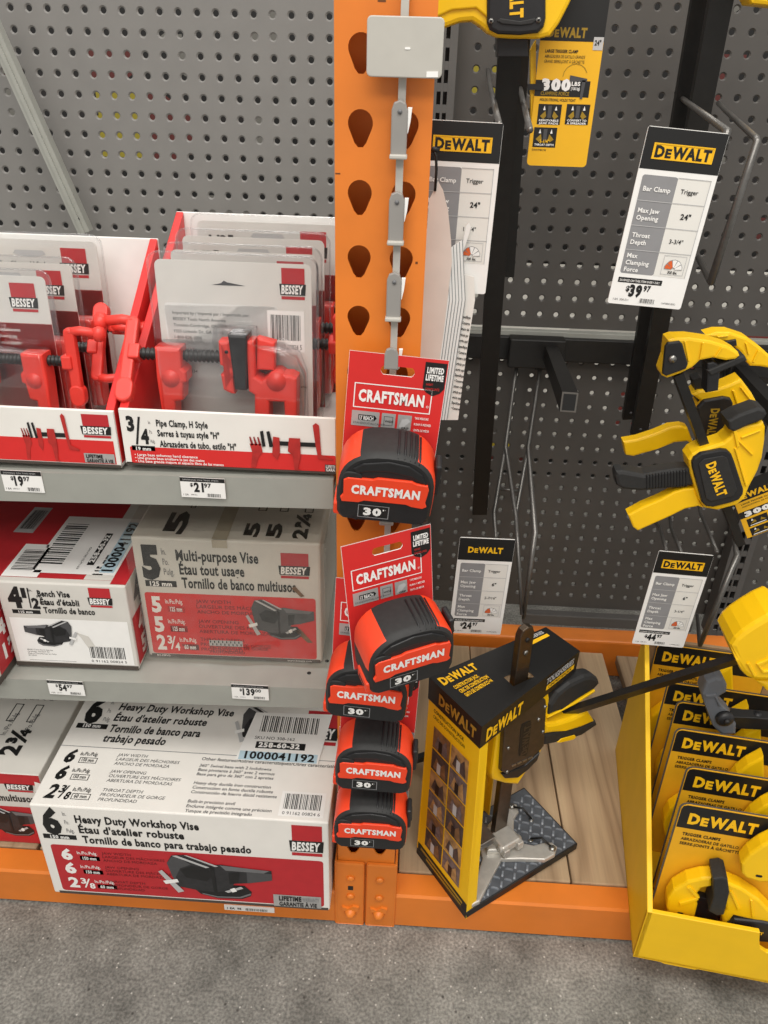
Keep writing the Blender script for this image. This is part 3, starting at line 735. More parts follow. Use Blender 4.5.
fr.vise(58, 46, 96, 82, body=DGRY); fr.rect(36, 83, 55, 88, LGRY, 4)
for k in range(16): fr.rect(36.5+k*1.15, 83.4+(k % 2)*2.2, 37.1+k*1.15, 85.3+(k % 2)*2.2, BLK, 5)
fr.lines(36, 91, ('PROFONDEUR DE GORGE', 'PROFUNDIDAD'), M('ink_deep_red', '#5e1216'), h=2.4, gap=4)
fr.text(5, 99.6, 1.7, 'BV-MPV5', WHITE, bold=0, l=3); fr.text(80, 99.6, 1.7, 'www.bessey.com', WHITE, bold=0, l=3)
for (u, n) in ((26, '5'), (66, '5'), (78, '5'), (92, '2¾')):
    tp.text(u, 96, 10 if u < 30 else 7, n, BLK, w=(26 if u < 30 else 16) if n == '5' else 28, bold=.05, rot=-90); tp.frame(u-4 if u > 30 else u-2, 40, u+1, 66, .7, BLK)
tp.rect(43, 0, 51, 100, M('packing_tape', '#b5ad9c', .25), 3)
fr.rect(43, 0, 51, 6, M('packing_tape', '#b5ad9c', .25), 3)
# creased corner tears
for pts in ([(84, 36), (86, 34), (91, 42), (89, 43)], [(85, 72), (88, 70), (95, 82), (92, 82)]): fr.poly(pts, BROWN, 3)
b.build('carton', w5, local=True)
b = MB(); rnd = random.Random(5)
n = 9; vs = []; fs = []
# wrinkled wrap: front sheet folding over the top edge
rows = [(-.003, -.006), (.05, -.0055), (.1, -.006), (.15, -.0055), (H5+.002, -.005), (H5+.005, .01), (H5+.003, .06), (H5+.004, .12), (H5+.003, .19)]
for z, y in rows:
    for i in range(n+1): vs.append((-.006+(W5+.012)*i/n + rnd.uniform(-.002, .002), y+rnd.uniform(-.0022, .0012), z+rnd.uniform(-.001, .0022)))
for j in range(len(rows)-1):
    for i in range(n): fs.append((j*(n+1)+i, j*(n+1)+i+1, (j+1)*(n+1)+i+1, (j+1)*(n+1)+i))
b.add(vs, fs, WRAP)
vs = [(W5+.005+rnd.uniform(-.001, .001), y, z) for z in (-.003, H5*.5, H5+.003) for y in (-.005, .06, .13, .2)]
b.add(vs, [(r*4+c, r*4+c+1, (r+1)*4+c+1, (r+1)*4+c) for r in range(2) for c in range(3)], WRAP)
b.build('stretch_wrap', w5, local=True)

# --- 4 1/2 inch bench vise
b, fr, tp, rt, done = carton('vise_carton', 'red topped white carton of a 4½ inch bench vise with sticker labels on top', -.4065, -.2530, .048, .29, .4095, .537, CARDG, yaw=R(1.0))
for z in (0,):
    fr.text(7, 28, 21, '4', BLK, w=11, bold=.06); fr.text(18.5, 17, 10, '1', BLK, w=3.5, bold=.05); fr.poly([(23, 29), (24, 29), (24.6, 6), (23.6, 6)], BLK, 2); fr.text(25, 29, 11, '2', BLK, w=6, bold=.05)
    fr.text(24.5, 10, 3, 'In.', BLK, bold=0); fr.text(30, 17, 3, 'Po.', BLK, bold=0); fr.text(31.5, 24, 3, 'Pulg.', BLK, bold=0)
fr.rect(8, 31.5, 30, 36, BLK); fr.text(13, 35, 2.6, '115 mm', WHITE, w=11, bold=.03, l=3)
fr.text(31, 15, 6.5, 'Bench Vise', BLK, w=25, bold=.035); fr.text(32, 24.5, 6.5, 'Étau d\'établi', BLK, w=30, bold=.035); fr.text(33, 34, 6.5, 'Tornillo de banco', BLK, w=40, bold=.035)
fr.clamp_logo(70, 3, 88, 25); fr.rect(4, 41, 97, 94, WHITE, 1)
fr.vise(14, 42, 56, 76, flip=True); fr.poly([(55, 56), (64, 60), (68, 72), (62, 74), (58, 62)], CARDG, 3)
fr.lines(12, 80, ('BESSEY Tools North America', 'Cambridge, ON N1R 7L7', 'Made in China/Fabriqué en Chine', 'BV-HD45'), DGRY, h=1.4, gap=2.4, bold=0); fr.rect(12, 92, 50, 92.4, GRYP, 2)
fr.barcode(60, 70, 94, 93, 24, l=2, digits='0 91162 00824 5'); fr.rect(0, 95, 100, 100, M('carton_dark_ink', '#4a423c'), 1)
tp.rect(0, 0, 100, 96, RED); tp.rect(66, 0, 88, 96, CARDG, 2); tp.rect(88, 0, 100, 99, RED, 3); tp.text(78, 92, 7, '115 mm', BLK, w=18, bold=.05, rot=-90, l=4)
for (u0, v0, u1, v1, n) in ((2, 67, 30, 96, 16), (20, 38, 50, 92, 20)):
    tp.rect(u0, v0, u1, v1, WHITE, 4); tp.barcode(u0+2, v0+3, u0+(u1-u0)*.8, v1-2, n, horiz=True, l=5)
tp.rect(50, 38, 88, 92, WHITE, 4); tp.rect(61.5, 54, 67, 84, BLK, 5); tp.text(66, 82, 3.8, '258-60-32', WHITE, w=26, bold=.05, rot=-90, l=7)
tp.rect(74.5, 42, 86, 90, BLUE, 5); tp.text(84, 89, 8, '1000041192', BLK, w=46, bold=.03, rot=-90, l=7)
tp.text(57, 88, 1.6, '03/16/22 SKU NO', BLK, w=20, bold=0, rot=-90, l=6)
rt.rect(2, 40, 70, 96, RED); rt.text(8, 34, 26, '4½', BLK, bold=.05); rt.text(8, 66, 22, '4½', WHITE, bold=.05, l=3); rt.text(8, 90, 18, '5', WHITE, bold=.05, l=3)
done()

# --- left neighbour with red right side
b, fr, tp, rt, done = carton('vise_carton', 'red carton at the left edge of the lower shelf, left of the bench vise carton', -.62, -.4115, .012, .285, .407, .530, CARDG)
tp.rect(0, 0, 100, 100, RED); tp.rect(86, 20, 99, 44, LGRY, 2); tp.barcode(87, 21, 98, 43, 14, l=3, bg=LGRY); fr.rect(0, 30, 100, 95, RED)
rt.rect(3, 0, 100, 92, RED); rt.rect(0, 92, 100, 100, M('carton_dark_ink', '#4a423c'), 1)
for v, n in ((30, '4½'), (56, '4'), (82, '1¾')):
    rt.text(9, v, 16, n, WHITE, bold=.05); rt.text(24, v-8, 4, 'In./Po./Pulg.', WHITE, bold=.01); rt.rect(24, v-6, 40, v+1, BLK, 2); rt.text(26, v, 4, '115 mm', WHITE, bold=.02, l=4)
done()
# ================================================================== PIPE CLAMP TRAYS
def tray(label, x0, x1, yf, yb, z, lipz, backz, wl, wr, art):
    root = thing('display_tray', label, 'tray', ((x0+x1)/2, yf, z))
    w = x1-x0; b = MB()
    b.box((x0, yf, z), (x1, yf+.004, lipz), CARD, .0008)                 # front lip
    b.box((x0, yf, z), (x1, yb, z+.003), CARD)                            # bottom
    b.box((x0, yb-.004, z), (x1, yb, backz), WHITE, .0008)                # back
    f = Face(b, (x0, yf, lipz), (1, 0, 0), (0, 0, -1), w, lipz-z)
    art(f)
    b.build('tray_body', root)
    t = .009
    for side, on in ((x0, wl), (x1-t, wr)):
        if not on: continue
        b = MB(); A = [(side, yf+.004, z+.003), (side, yf+.004, lipz+.0005), (side, yb-.004, backz), (side, yb-.004, z+.003)]
        b.solid(A, [(p[0]+t, p[1], p[2]) for p in A], REDB, .0012); b.build('side_flap', root)
    return root
def artR(f):
    f.text(3, 37, 24, '3', BLK, w=3.6, bold=.05); f.poly([(6.2, 62), (7.2, 62), (9.8, 12), (8.8, 12)], BLK, 2); f.text(9, 59, 24, '4', BLK, w=3.8, bold=.05)
    for i, t in enumerate(('In.', 'Po.', 'Pulg.')): f.text(13.4, 24+i*17, 6, t, DGRY, bold=0, w=(1, 1.3, 2)[i])
    f.rect(4, 64, 15, 73, BLK); f.text(6, 72, 6, '19 mm', WHITE, w=7, bold=.03, l=3)
    f.text(17, 27, 11, 'Pipe Clamp, H Style', BLK, w=24, bold=.03); f.text(17, 45, 11, 'Serres à tuyau style "H"', BLK, w=29, bold=.03); f.text(17.5, 64, 11, 'Abrazadera de tubo, estilo "H"', BLK, w=36, bold=.03)
    f.rect(3, 66, 100, 96, REDB, 1, r=.8)
    f.rect(0, 96.5, 100, 100, M('carton_dark_ink', '#4a423c'), 1)
    for i, t in enumerate(('• Large base enhances hand clearance', '• Une grande base améliore le jeu des mains', '• Una base grande mejora el espacio libre de las manos')): f.text(5, 82+i*6, 4.6, t, WHITE, w=(30, 33, 42)[i], bold=.02, l=5)
    f.pipe_clamp(60, 26, 97, 95, l=5); f.rect(95, 82, 100, 95, DGRY, 5); f.text(95.5, 88, 5, 'LIFETI', WHITE, w=4.2, bold=.02, l=7); f.text(95.5, 94, 5, 'GARA', WHITE, w=4.2, bold=.02, l=7)
def artL(f):
    f.rect(0, 52, 99, 94, REDB, 1); f.rect(0, 95, 100, 100, M('carton_dark_ink', '#4a423c'), 1)
    f.clamp_logo(92, 6, 98.8, 47); f.pipe_clamp(77.5, 24, 90, 92, l=3); f.rect(91.5, 75, 98.8, 92, SILV, 4)
    f.text(92, 83, 6, 'LIFETIME', BLK, w=4, bold=.04, l=6); f.text(92, 91, 6, 'GARANTIE À VIE', BLK, w=6.4, bold=.03, l=6)
    f.text(30, 26, 12, 'Pipe Clamp, H Style', BLK, w=22, bold=.03); f.text(30, 46, 12, 'Serres à tuyau style "H" 1/2"', BLK, w=28, bold=.03)
    f.text(40, 72, 6, 'Large base', WHITE, w=10, bold=.02, l=3); f.text(40, 84, 6, 'Grande base', WHITE, w=12, bold=.02, l=3)
tray('white and red display tray of ½ inch pipe clamps, at left on the upper shelf', -.66, -.2262, .031, .232, .703, .7655, .893, False, True, artL)
tray('white and red display tray of ¾ inch pipe clamps, beside the orange post', -.2215, -.004, .033, .297, .7065, .768, .912, True, False, artR)

def make_pack(name, label, back):
    """clamshell pack, origin at the bottom centre of the card; card faces -y"""
    hs = -1 if back else 1                                                # side the crank sticks out of
    root = thing(name, label, 'clamp pack')
    W, H = .156, .19
    b = MB(); b.prism(rrect(0, H/2, W, H, .006), -.0006, .0006, CARD); f = Face(b, (-W/2, -.0006, H), (1, 0, 0), (0, 0, -1), W, H, .0002)
    if back:
        f.clamp_logo(80, 2, 96, 18); f.rect(4, 22, 78, 55, WHITE, 1, r=2)
        f.lines(9, 28, ('Imported by / Importé par / Importado por:', 'BESSEY Tools North America', 'Toronto Cambridge, ON N1R 7L7', '1555 Linkside Dr, GA 30115', '1-800-828-1004', '', 'Made in / Fabriqué au / Hecho en PR China'), DGRY, h=1.6, gap=3.3, bold=0)
        f.barcode(71, 24, 95, 46, 26, l=2, digits='0 91162 00824 5'); f.text(58, 34, 1.6, 'H 3/4', MGRY, bold=0); f.text(11, 60, 1.7, 'BPC-H34', BLK, bold=0); f.text(78, 66, 1.5, 'www.bessey.com', BLK, bold=0)
        f.poly([(42, 11), (44, 9.6), (46, 10.4), (58, 12), (46, 12), (36, 12)], DGRY, 2)
    else:
        f.rect(0, 28, 100, 100, REDB, 1); f.clamp_logo(72, 4, 92, 21); f.text(8, 14, 6, '1/2"', BLK, bold=.04); f.text(26, 15, 2.6, 'Pipe Clamp, H Style', BLK, bold=.01)
        f.text(8, 20.5, 3.4, 'Serres à tuyau style "H"', BLK, w=46, bold=.03); f.text(8, 26.5, 3.4, 'Abrazadera estilo "H"', BLK, w=44, bold=.03)
        f.lines(34, 33, ('• Large base enhances hand clearance', '• Une grande base améliore le jeu', '• Una base grande mejora el espacio'), WHITE, h=1.9, gap=4, bold=.01, wide=1.15)
        f.poly([(40, 6), (60, 6), (62, 8), (56, 9.5), (44, 9.5), (38, 8)], LGRY, 2)
    b.build('card', root, local=True)
    # clear shell: flat rim round the card plus a domed bubble over the clamp
    b = MB(); b.prism(rrect(0, H/2+.002, W+.014, H+.012, .012), -.0016, -.0008, CLEAR)
    rim = rrect(0, H/2+.002, W+.013, H+.011, .0115); b.tube([(x, -.0012, z) for x, z in rim]+[(rim[0][0], -.0012, rim[0][1])], .0011, CLEAR, n=6)
    dz = .034
    pts = [(-.074, -.028), (.074, -.028), (.074, .052), (.066, .072), (.05, .080), (.024, .082), (.022, .096), (-.016, .096), (-.018, .080), (-.074, .078)]
    pts = [(-hs*x, z+dz) for x, z in pts]
    if hs > 0: pts = pts[::-1]
    b.prism(pts, -.036, -.0017, CLEAR, bev=.005, sm=True)
    b.build('blister', root, local=True)
    def X(pts): 
        p = [(-hs*x, z+dz) for x, z in pts]; return p[::-1] if hs > 0 else p
    # screw nut casting
    b = MB(); b.prism(X([(-.074, -.026), (-.062, -.026), (-.060, .02), (-.052, .022), (-.050, .040), (-.046, .042), (-.046, .052), (-.050, .056), (-.050, .076), (-.076, .076), (-.077, .045)]), -.033, -.008, REDM, bev=.003)
    b.cyl((hs*.062, -.034, .045+dz), (hs*.062, -.031, .045+dz), .009, REDM); b.build('screw_nut', root, local=True)
    # fixed jaw casting: saddle, pipe collar and upright
    b = MB(); b.prism(X([(.020, -.02), (.036, -.02), (.037, .024), (.052, .024), (.053, -.024), (.064, -.024), (.066, .05), (.060, .053), (.040, .053), (.030, .046), (.024, .05), (.024, .086), (.016, .086), (.016, .034), (.022, .03)]), -.031, -.006, REDM, bev=.003)
    b.prism(X([(.024, .055), (.042, .055), (.044, .084), (.026, .088)]), -.024, -.010, REDM, bev=.002)
    b.cyl((-hs*.045, -.032, .046+dz), (-hs*.045, -.006, .046+dz), .010, REDM); b.build('fixed_jaw', root, local=True)
    b = MB(); b.prism(X([(-.002, .030), (-.010, .034), (-.012, .05), (-.002, .055), (-.012, .060), (-.012, .084), (0, .085), (.002, .03)]), -.030, -.008, REDM, bev=.003)
    b.cyl((hs*.004, -.0305, .074+dz), (hs*.004, -.0295, .074+dz), .0018, BLK); b.build('sliding_jaw', root, local=True)
    b = MB(); b.prism(X([(.003, .036), (.015, .036), (.018, .092), (-.001, .092)]), -.034, -.006, BLKP, bev=.002); b.build('jaw_pad', root, local=True)
    b = MB(); b.thread((hs*.010, -.02, .066+dz), (hs*.098, -.02, .066+dz), .0062, BLKM); b.build('screw', root, local=True)
    b = MB(); Z = .066+dz
    b.box((hs*.094 if hs > 0 else -.106, -.028, Z-.008), (.106 if hs > 0 else hs*.094, -.012, Z+.008), REDM, .002)
    b.prism(rrect(hs*.106, Z-.005, .013, .088, .006), -.025, -.015, REDM, bev=.0025)
    b.prism(rrect(hs*.106, Z-.040, .018, .026, .0088), -.026, -.014, REDM, bev=.003)
    b.tube([(hs*.106, -.02, Z+.034), (hs*.118, -.02, Z+.036), (hs*.140, -.02, Z+.033)], .0052, REDM, n=10)
    b.lathe([(.001, -.009), (.006, -.007), (.0078, 0), (.006, .007), (.001, .009)], REDM, 12, Matrix.Translation((hs*.140, -.02, Z+.033)))
    c = b.build('crank', root, loc=(hs*.1, -.02, Z), local=True)
    return root
pf = make_pack('pipe_clamp_pack', 'red pipe clamp in clear pack, frontmost in the left tray', False)
PROTO_L = [(-.376, .096, 0, .90, -3, 0), (-.366, .136, 0, .92, -3, 150), (-.363, .190, 0, .985, -3, 75)]
LL = ('frontmost of the pipe clamp packs in the left tray, card printed with red band', 'second pipe clamp pack in the left tray, behind the frontmost one', 'rearmost pipe clamp pack in the left tray, leaning against the white back')
def crank_of(o): return [c for c in o.children if c.name.startswith('crank')][0]
allp = []
for k, (x, y, dz, s_, tilt, ca) in enumerate(PROTO_L):
    o = pf if k == 0 else copy_tree(pf)
    place(o, (x, y, .7062), (R(tilt), 0, R(0)), LL[k]); o.scale = (s_,)*3; crank_of(o).rotation_euler = (R(ca), 0, 0); o['group'] = 'pipe clamp packs in the left tray'
RR = ('second pipe clamp pack in the right tray, just behind the barcoded one', 'third pipe clamp pack in the right tray, two behind the barcoded one', 'rearmost pipe clamp pack in the right tray, against the white back')
for k, (x, y, s_, ca) in enumerate(((-.1145, .150, .985, 20), (-.1135, .200, 1.01, -8), (-.1065, .250, 1.05, 5))):
    o = copy_tree(pf); place(o, (x, y, .710), (R(-3), 0, 0), RR[k]); o.scale = (s_,)*3; crank_of(o).rotation_euler = (R(ca), 0, 0); o['group'] = 'pipe clamp packs in the right tray'
pb = make_pack('pipe_clamp_pack', 'frontmost pipe clamp pack in the right tray, turned to show address and barcode', True)
place(pb, (-.1125, .092, .710), (R(-3), 0, 0)); pb['group'] = 'pipe clamp packs in the right tray'; crank_of(pb).rotation_euler = (R(-38), 0, 0)

# ================================================================== CLIP STRIP ON THE POST
cs = thing('clip_strip', 'grey hanging clip strip with square sign plate on the orange post', 'clip strip', (.0523, -.008, .25))
b = MB(); b.box((.0492, -.0078, .24), (.0552, -.0060, 1.30), GSTRIP, .0005); b.build('strip', cs)
b = MB(); c0 = at(405, 47.5, Y=-.016)
b.prism(rrect(c0.x, c0.z, .0555, .0385, .0035), -.0185, -.0145, GSTRIP, bev=.0008)
b.prism([(c0.x+.0165, c0.z-.0185), (c0.x+.025, c0.z-.0182), (c0.x+.025, c0.z-.0145), (c0.x+.0165, c0.z-.0148)], -.0190, -.0184, WHITE)
b.prism(rrect(c0.x+.002, c0.z-.0005, .004, .0014, .0006), -.0189, -.0184, WHITE); b.build('sign_plate', cs)
b = MB(); b.box((.0485, -.0150, c0.z-.012), (.0559, -.0076, c0.z+.012), GSTRIP, .001); b.build('plate_mount', cs)
for z in (1.031, .9665, .9035, .842, .700, .60, .44, .335):
    k = MB(); pts = [(-.0062, -.022), (.0062, -.022), (.0062, .012), (.0045, .017), (0, .019), (-.0045, .017), (-.0062, .012)]
    fw_ = -.0235 if abs(z-.842) < .001 else -.0135
    if fw_ < -.02: pts = [(x, max(y, -.001)) for x, y in pts]
    k.prism([(.0522+x-.0012, z+y) for x, y in pts], fw_, fw_+.0043, GCLIP, bev=.0012)
    if fw_ < -.02: k.box((.0485, -.0195, z+.004), (.0535, -.0076, z+.008), GCLIP, .0005)
    k.box((.0442, -.0175, z-.022), (.0580, -.0085, z-.0185), GSTRIP, .001)
    k.lathe([(.0018, 0), (.0018, .0008)], MGRY, 8, Matrix.Translation((.0512, -.0136, z+.011)) @ Matrix.Rotation(R(90), 4, 'X'))
    c = k.build('clip', cs)
    k = MB(); k.prism([(.0572, z+.014), (.0605, z+.014), (.0595, z+.004), (.0578, z-.004), (.0572, z-.004)], -.0115, -.0085, WHITE, bev=.0004); k.build('clip_spring', c)

# ================================================================== TAPE MEASURES
def make_tape():
    root = thing('tape_measure', 'red and black 30 foot tape measure', 'tape measure')
    W, H = .0865, .150; b = MB()
    N = 20; cx, cz = 0, H-.0145; hw, hh, rr = .015, .0042, .0042
    slot = []
    for k in range(N):
        a = 2*math.pi*(k+.5)/N; x, z = math.cos(a), math.sin(a)
        slot.append((cx+(hw-rr)*(1 if x > 0 else -1)+rr*x if abs(x) > .2 else cx+x/.2*(hw-rr), cz+(rr if z > 0 else -rr) if abs(x) < .5 else cz+rr*z))
    x0, x1, z0, z1 = -W/2, W/2, H-.035, H; per = []
    for k in range(N):
        a = 2*math.pi*(k+.5)/N; c, s_ = math.cos(a), math.sin(a)
        t = min((x1-cx)/abs(c) if abs(c) > 1e-6 else 9, ((z1-cz) if s_ > 0 else (cz-z0))/abs(s_)); per.append([cx+c*t, cz+s_*t])
    for sx in (x0, x1):
        for sz in (z0, z1):
            j = min(range(N), key=lambda k: (per[k][0]-sx)**2+(per[k][1]-sz)**2); per[j] = [sx, sz]
    for y, m in ((-.0006, REDB), (.0006, WHITE)):
        vs = [(p[0], y, p[1]) for p in per]+[(p[0], y, p[1]) for p in slot]
        b.add(vs, [(k, (k+1) % N, N+(k+1) % N, N+k) for k in range(N)], m)
    b.add([(p[0], y, p[1]) for y in (-.0006, .0006) for p in slot], [(k, (k+1) % N, N+(k+1) % N, N+k) for k in range(N)], WHITE)
    b.box((x0, -.0006, 0), (x1, .0006, z0), REDB)
    for sx in (x0-.0002, x1): b.box((sx, -.0006, 0), (sx+.0002, .0006, H), WHITE)
    f = Face(b, (x0, -.0007, H), (1, 0, 0), (0, 0, -1), W, H, .0002)
    f.frame(7.5, 19, 88, 35, 1.1, WHITE, 1); f.text(12.5, 30.4, 7, 'CRAFTSMAN', WHITE, w=68, bold=.045, l=2); f.text(83, 31, 1.5, '®', WHITE, bold=0)
    dv = -7
    f.rect(7, 44+dv, 36, 54+dv, SILV, 1); f.poly([(14, 46.4+dv), (31, 46.4+dv), (33.5, 48.2+dv), (31, 50+dv), (14, 50+dv)], BLK, 2); f.text(15, 49.6+dv, 2.6, '13\' REACH', WHITE, w=15, bold=.02, l=4); f.lines(9, 52.6+dv, ('STANDOUT/ALCANCE',), DGRY, h=1.3, bold=0)
    f.rect(38.5, 44+dv, 53, 54+dv, SILV, 1); f.frame(41, 46+dv, 50.5, 52+dv, .5, DGRY, 2); f.lines(42, 50+dv, ('WIDE',), BLK, h=1.4)
    f.rect(55.5, 44+dv, 70, 54+dv, SILV, 1); f.poly([(57, 52.5+dv), (60, 47+dv), (66, 46+dv), (69, 48+dv), (66, 50+dv), (62, 52.5+dv)], LGRY, 2); f.text(60, 53.4+dv, 1.5, 'GRIP', BLK, bold=.01, l=3)
    f.lines(73, 46+dv, ('TAPE MEASURE', 'RUBAN À MESURER', 'CINTA DE MEDIR'), WHITE, h=1.5, gap=4, bold=.01, wide=1.2)
    f.poly([(77, 2), (99, 2), (99, 18), (95, 21), (88, 23), (81, 21), (77, 18)], BLK, 1); f.text(79.5, 8.5, 3.4, 'LIMITED', WHITE, w=17, bold=.05, l=3); f.text(79, 13, 3.4, 'LIFETIME', WHITE, w=18, bold=.05, l=3); f.lines(80, 16.5, ('WARRANTY', 'GARANTIE LIMITÉE'), REDB, h=1.5, gap=2.8, bold=.0, wide=.9)
    f.rect(78, 62, 100, 97, GRYP, 1)
    b.build('hang_card', root, local=True)
    LEAN = Matrix.Translation((0, -.0025, .0135)) @ Matrix.Rotation(R(8), 4, 'X')
    class MBL(MB):
        def build(s, *a_, **k_):
            s.v = [LEAN @ v for v in s.v]; return MB.build(s, *a_, **k_)
    # body
    prof = [(-.037, 0), (-.022, -.0005), (.034, 0), (.0405, .003), (.043, .010), (.0435, .025)]
    n = 18
    for k in range(n+1):
        a = math.pi*k/n; c, s_ = math.cos(a), math.sin(a)
        prof.append((.0435*math.copysign(abs(c)**.78, c), .036+.0405*abs(s_)**.80))
    prof += [(-.0435, .022), (-.043, .008), (-.0405, .003)]
    m = len(prof); ctr = Vector((0, 0, .036))
    def ring(y, s_): return [(p[0]*s_, y, .036+(p[1]-.036)*s_) for p in prof]
    b = MBL(); lev = [(-.0025, .97), (-.006, 1), (-.039, 1), (-.044, .975), (-.047, .915)]
    vs = []; fs = []; ms = []
    for y, s_ in lev: vs += ring(y, s_)
    for l in range(len(lev)-1):
        for k in range(m):
            k2 = (k+1) % m; x = (prof[k][0]+prof[k2][0])/2; z = (prof[k][1]+prof[k2][1])/2
            org = (x > .0275 and .004 < z < .0745) or (x < -.0255 and z > .036)
            fs.append((l*m+k, l*m+k2, (l+1)*m+k2, (l+1)*m+k)); ms.append(ORGR if org and l < 3 else BLKR)
    b.add(vs, fs, ms, True); b.add(ring(lev[-1][0], lev[-1][1]), [tuple(range(m))], BLKP); b.add(ring(lev[0][0], lev[0][1]), [tuple(range(m))[::-1]], BLKP)
    # raised dark shoulder over the face and left boss
    b.prism([(-.030, .060), (-.022, .066), (0, .0705), (.018, .068), (.030, .060), (.035, .050), (.030, .0515), (.02, .057), (.0, .060), (-.018, .058), (-.026, .055)], -.0485, -.044, BLKP, bev=.001)
    b.prism(rrect(-.030, .050, .017, .012, .005), -.0485, -.044, BLKR, bev=.001)
    body = b.build('tape_case', root, local=True)
    for i in range(5):
        a = math.radians(84-i*6.5); c, s_ = math.cos(a), math.sin(a); x = .0435*abs(c)**.78; z = .036+.0405*abs(s_)**.80
        k = MBL(); k.tube([(x, -.008, z), (x, -.040, z), (x*.985, -.0455, z-.0035)], .0011, BLKP, n=6); k.build('grip_rib', body, local=True)
    b = MBL(); b.prism([(-0.0375, 0.048), (-0.034, 0.0505), (-0.012, 0.0505), (-0.008, 0.0525), (0.022, 0.0525), (0.026, 0.0505), (0.036, 0.0495), (0.0375, 0.0445), (0.036, 0.03), (0.0375, 0.026), (0.034, 0.0235), (0.024, 0.0245), (0.019, 0.0265), (-0.018, 0.0265), (-0.023, 0.024), (-0.038, 0.0235), (-0.0395, 0.028), (-0.037, 0.032)], -.0495, -.0455, ORGR, bev=.0008)
    f = Face(b, (-.036, -.0495, .0495), (1, 0, 0), (0, 0, -1), .072, .022, .0002); f.text(8, 68, 40, 'CRAFTSMAN', WHITE, w=84, bold=.05)
    b.build('name_plate', root, local=True)
    b = MBL(); f = Face(b, (-.023, -.0471, .0205), (1, 0, 0), (0, 0, -1), .028, .0145, .0002); f.rect(0, 0, 100, 100, BLK, 1, r=6); f.frame(0, 0, 100, 100, 2.5, GRYP, 2); f.text(18, 76, 52, '30', WHITE, w=58, bold=.06, l=3); f.rect(80, 24, 84, 36, WHITE, 3); f.rect(87, 24, 90, 32, GRYP, 3); f.text(22, 92, 8, '9.1 m', LGRY, bold=0, l=3)
    b.build('length_badge', root, local=True)
    b = MBL(); b.box((.0415, -.034, .028), (.0475, -.014, .060), BLKP, .002); b.box((.0468, -.032, .040), (.0485, -.016, .046), BLKR, .0006); b.build('lock_button', root, local=True)
    b = MBL(); b.prism([(-.034, -.0005), (-.018, -.0005), (-.0195, -.008), (-.024, -.0105), (-.029, -.009)], -.034, -.014, BLKP, bev=.0015); b.build('end_hook', root, local=True)
    b = MBL(); b.box((-.0455, -.044, .003), (-.034, -.018, .017), ORGR, .002); b.box((-.0459, -.038, .008), (-.045, -.024, .0105), BLK); b.build('tape_mouth', root, local=True)
    return root
tp1 = make_tape()
for c in tp1.children:
    if c.name.startswith('hang_card'): c['label'] = 'red hang card with hole and white lettering'
TAPES = [
    ((.0475, -.0170, .7045), (R(2), R(4.0), R(1)), 'uppermost black and red 30 foot tape measure, straight on the clip strip'),
    ((.0655, -.066, .5530), (R(1), R(-5.5), R(23)), 'tilted 30 foot tape measure swung forward, second from the top of strip'),
    ((.0380, -.022, .4570), (R(-4), R(2.0), R(-2)), 'third 30 foot tape measure down, partly hidden behind the tilted one'),
    ((.0470, -.0200, .3440), (R(-4), R(1.5), R(-1)), 'fourth 30 foot tape measure down, second from the bottom of the strip'),
    ((.0450, -.0200, .2440), (R(-4), R(.6), R(0)), 'lowest 30 foot tape measure, just above the post foot plates'),
]
for k, (l, r, lab) in enumerate(TAPES):
    o = tp1 if k == 0 else copy_tree(tp1)
    place(o, l, r, lab); o['group'] = 'tape measures on the clip strip'

# ================================================================== PAPER PAD IN A BAG
pp = thing('paper_pad', 'white paper leaflets in clear plastic bag tied beside the orange post', 'leaflets', (.1, .06, .80))
b = MB()
for k in range(6):
    dx = k*3.0; Y0 = .072+.0032*k
    pts = [(437+dx*.5, 262-k*2), (447+dx, 250-k*2), (449+dx*1.05, 300), (433+dx*.9, 420), (418+dx*.9, 420)]
    trace(b, pts, Y0, .0010, WHITE)
    trace(b, [(x+.8, y) for x, y in pts], Y0+.0012, .0006, GRYP)
b.build('leaflet_stack', pp)
b = MB(); trace(b, [(429, 200), (434, 190), (438, 181), (443, 190), (448, 210), (451, 240), (452, 262), (444, 330), (431, 420), (414, 420)], .070, .0007, BAGM); b.build('front_pocket', pp)
b = MB(); trace(b, [(456, 300), (462, 274), (474, 277), (475, 300), (467, 350), (458, 420), (436, 420)], .093, .0012, CARD)
P0 = at(462.5, 306, Y=.0928); V_ = at(449, 412, Y=.0928)-P0; f = Face(b, P0, (1, 0, -.15), V_, .0105, V_.length, .0003)
for k in range(17): f.text(4+k*.8, 10+k*5.4, 2.4, ('Especifique', '• Conserve', 'número del', 'artículo por', 'escrito aquí')[k % 5], BLK, w=86, bold=.03)
b.build('printed_sheet', pp)
b = MB(); trace(b, [(459, 262), (466, 226), (469, 222), (471, 228), (463, 252), (462, 290), (459, 292)], .0915, .0012, WHITE); b.build('paper_loop', pp)
b = MB(); b.tube([at(433, 148, Y=.069), at(436, 156, Y=.067), at(436.5, 170, Y=.068), at(435, 191, Y=.069)], .0012, BLK, n=6); b.tube([at(430, 151, Y=.069), at(434, 149, Y=.068), at(439, 151, Y=.069)], .0022, BLK, n=6); b.build('zip_tie', pp)
# ================================================================== RIGHT BAY
def ray_plane(px, py, P0, N):
    d = _fw + CR*((px-384)/F_PX) - CU*((py-512)/F_PX); N = Vector(N); P0 = Vector(P0)
    return CAM + d*((P0-CAM).dot(N)/d.dot(N))

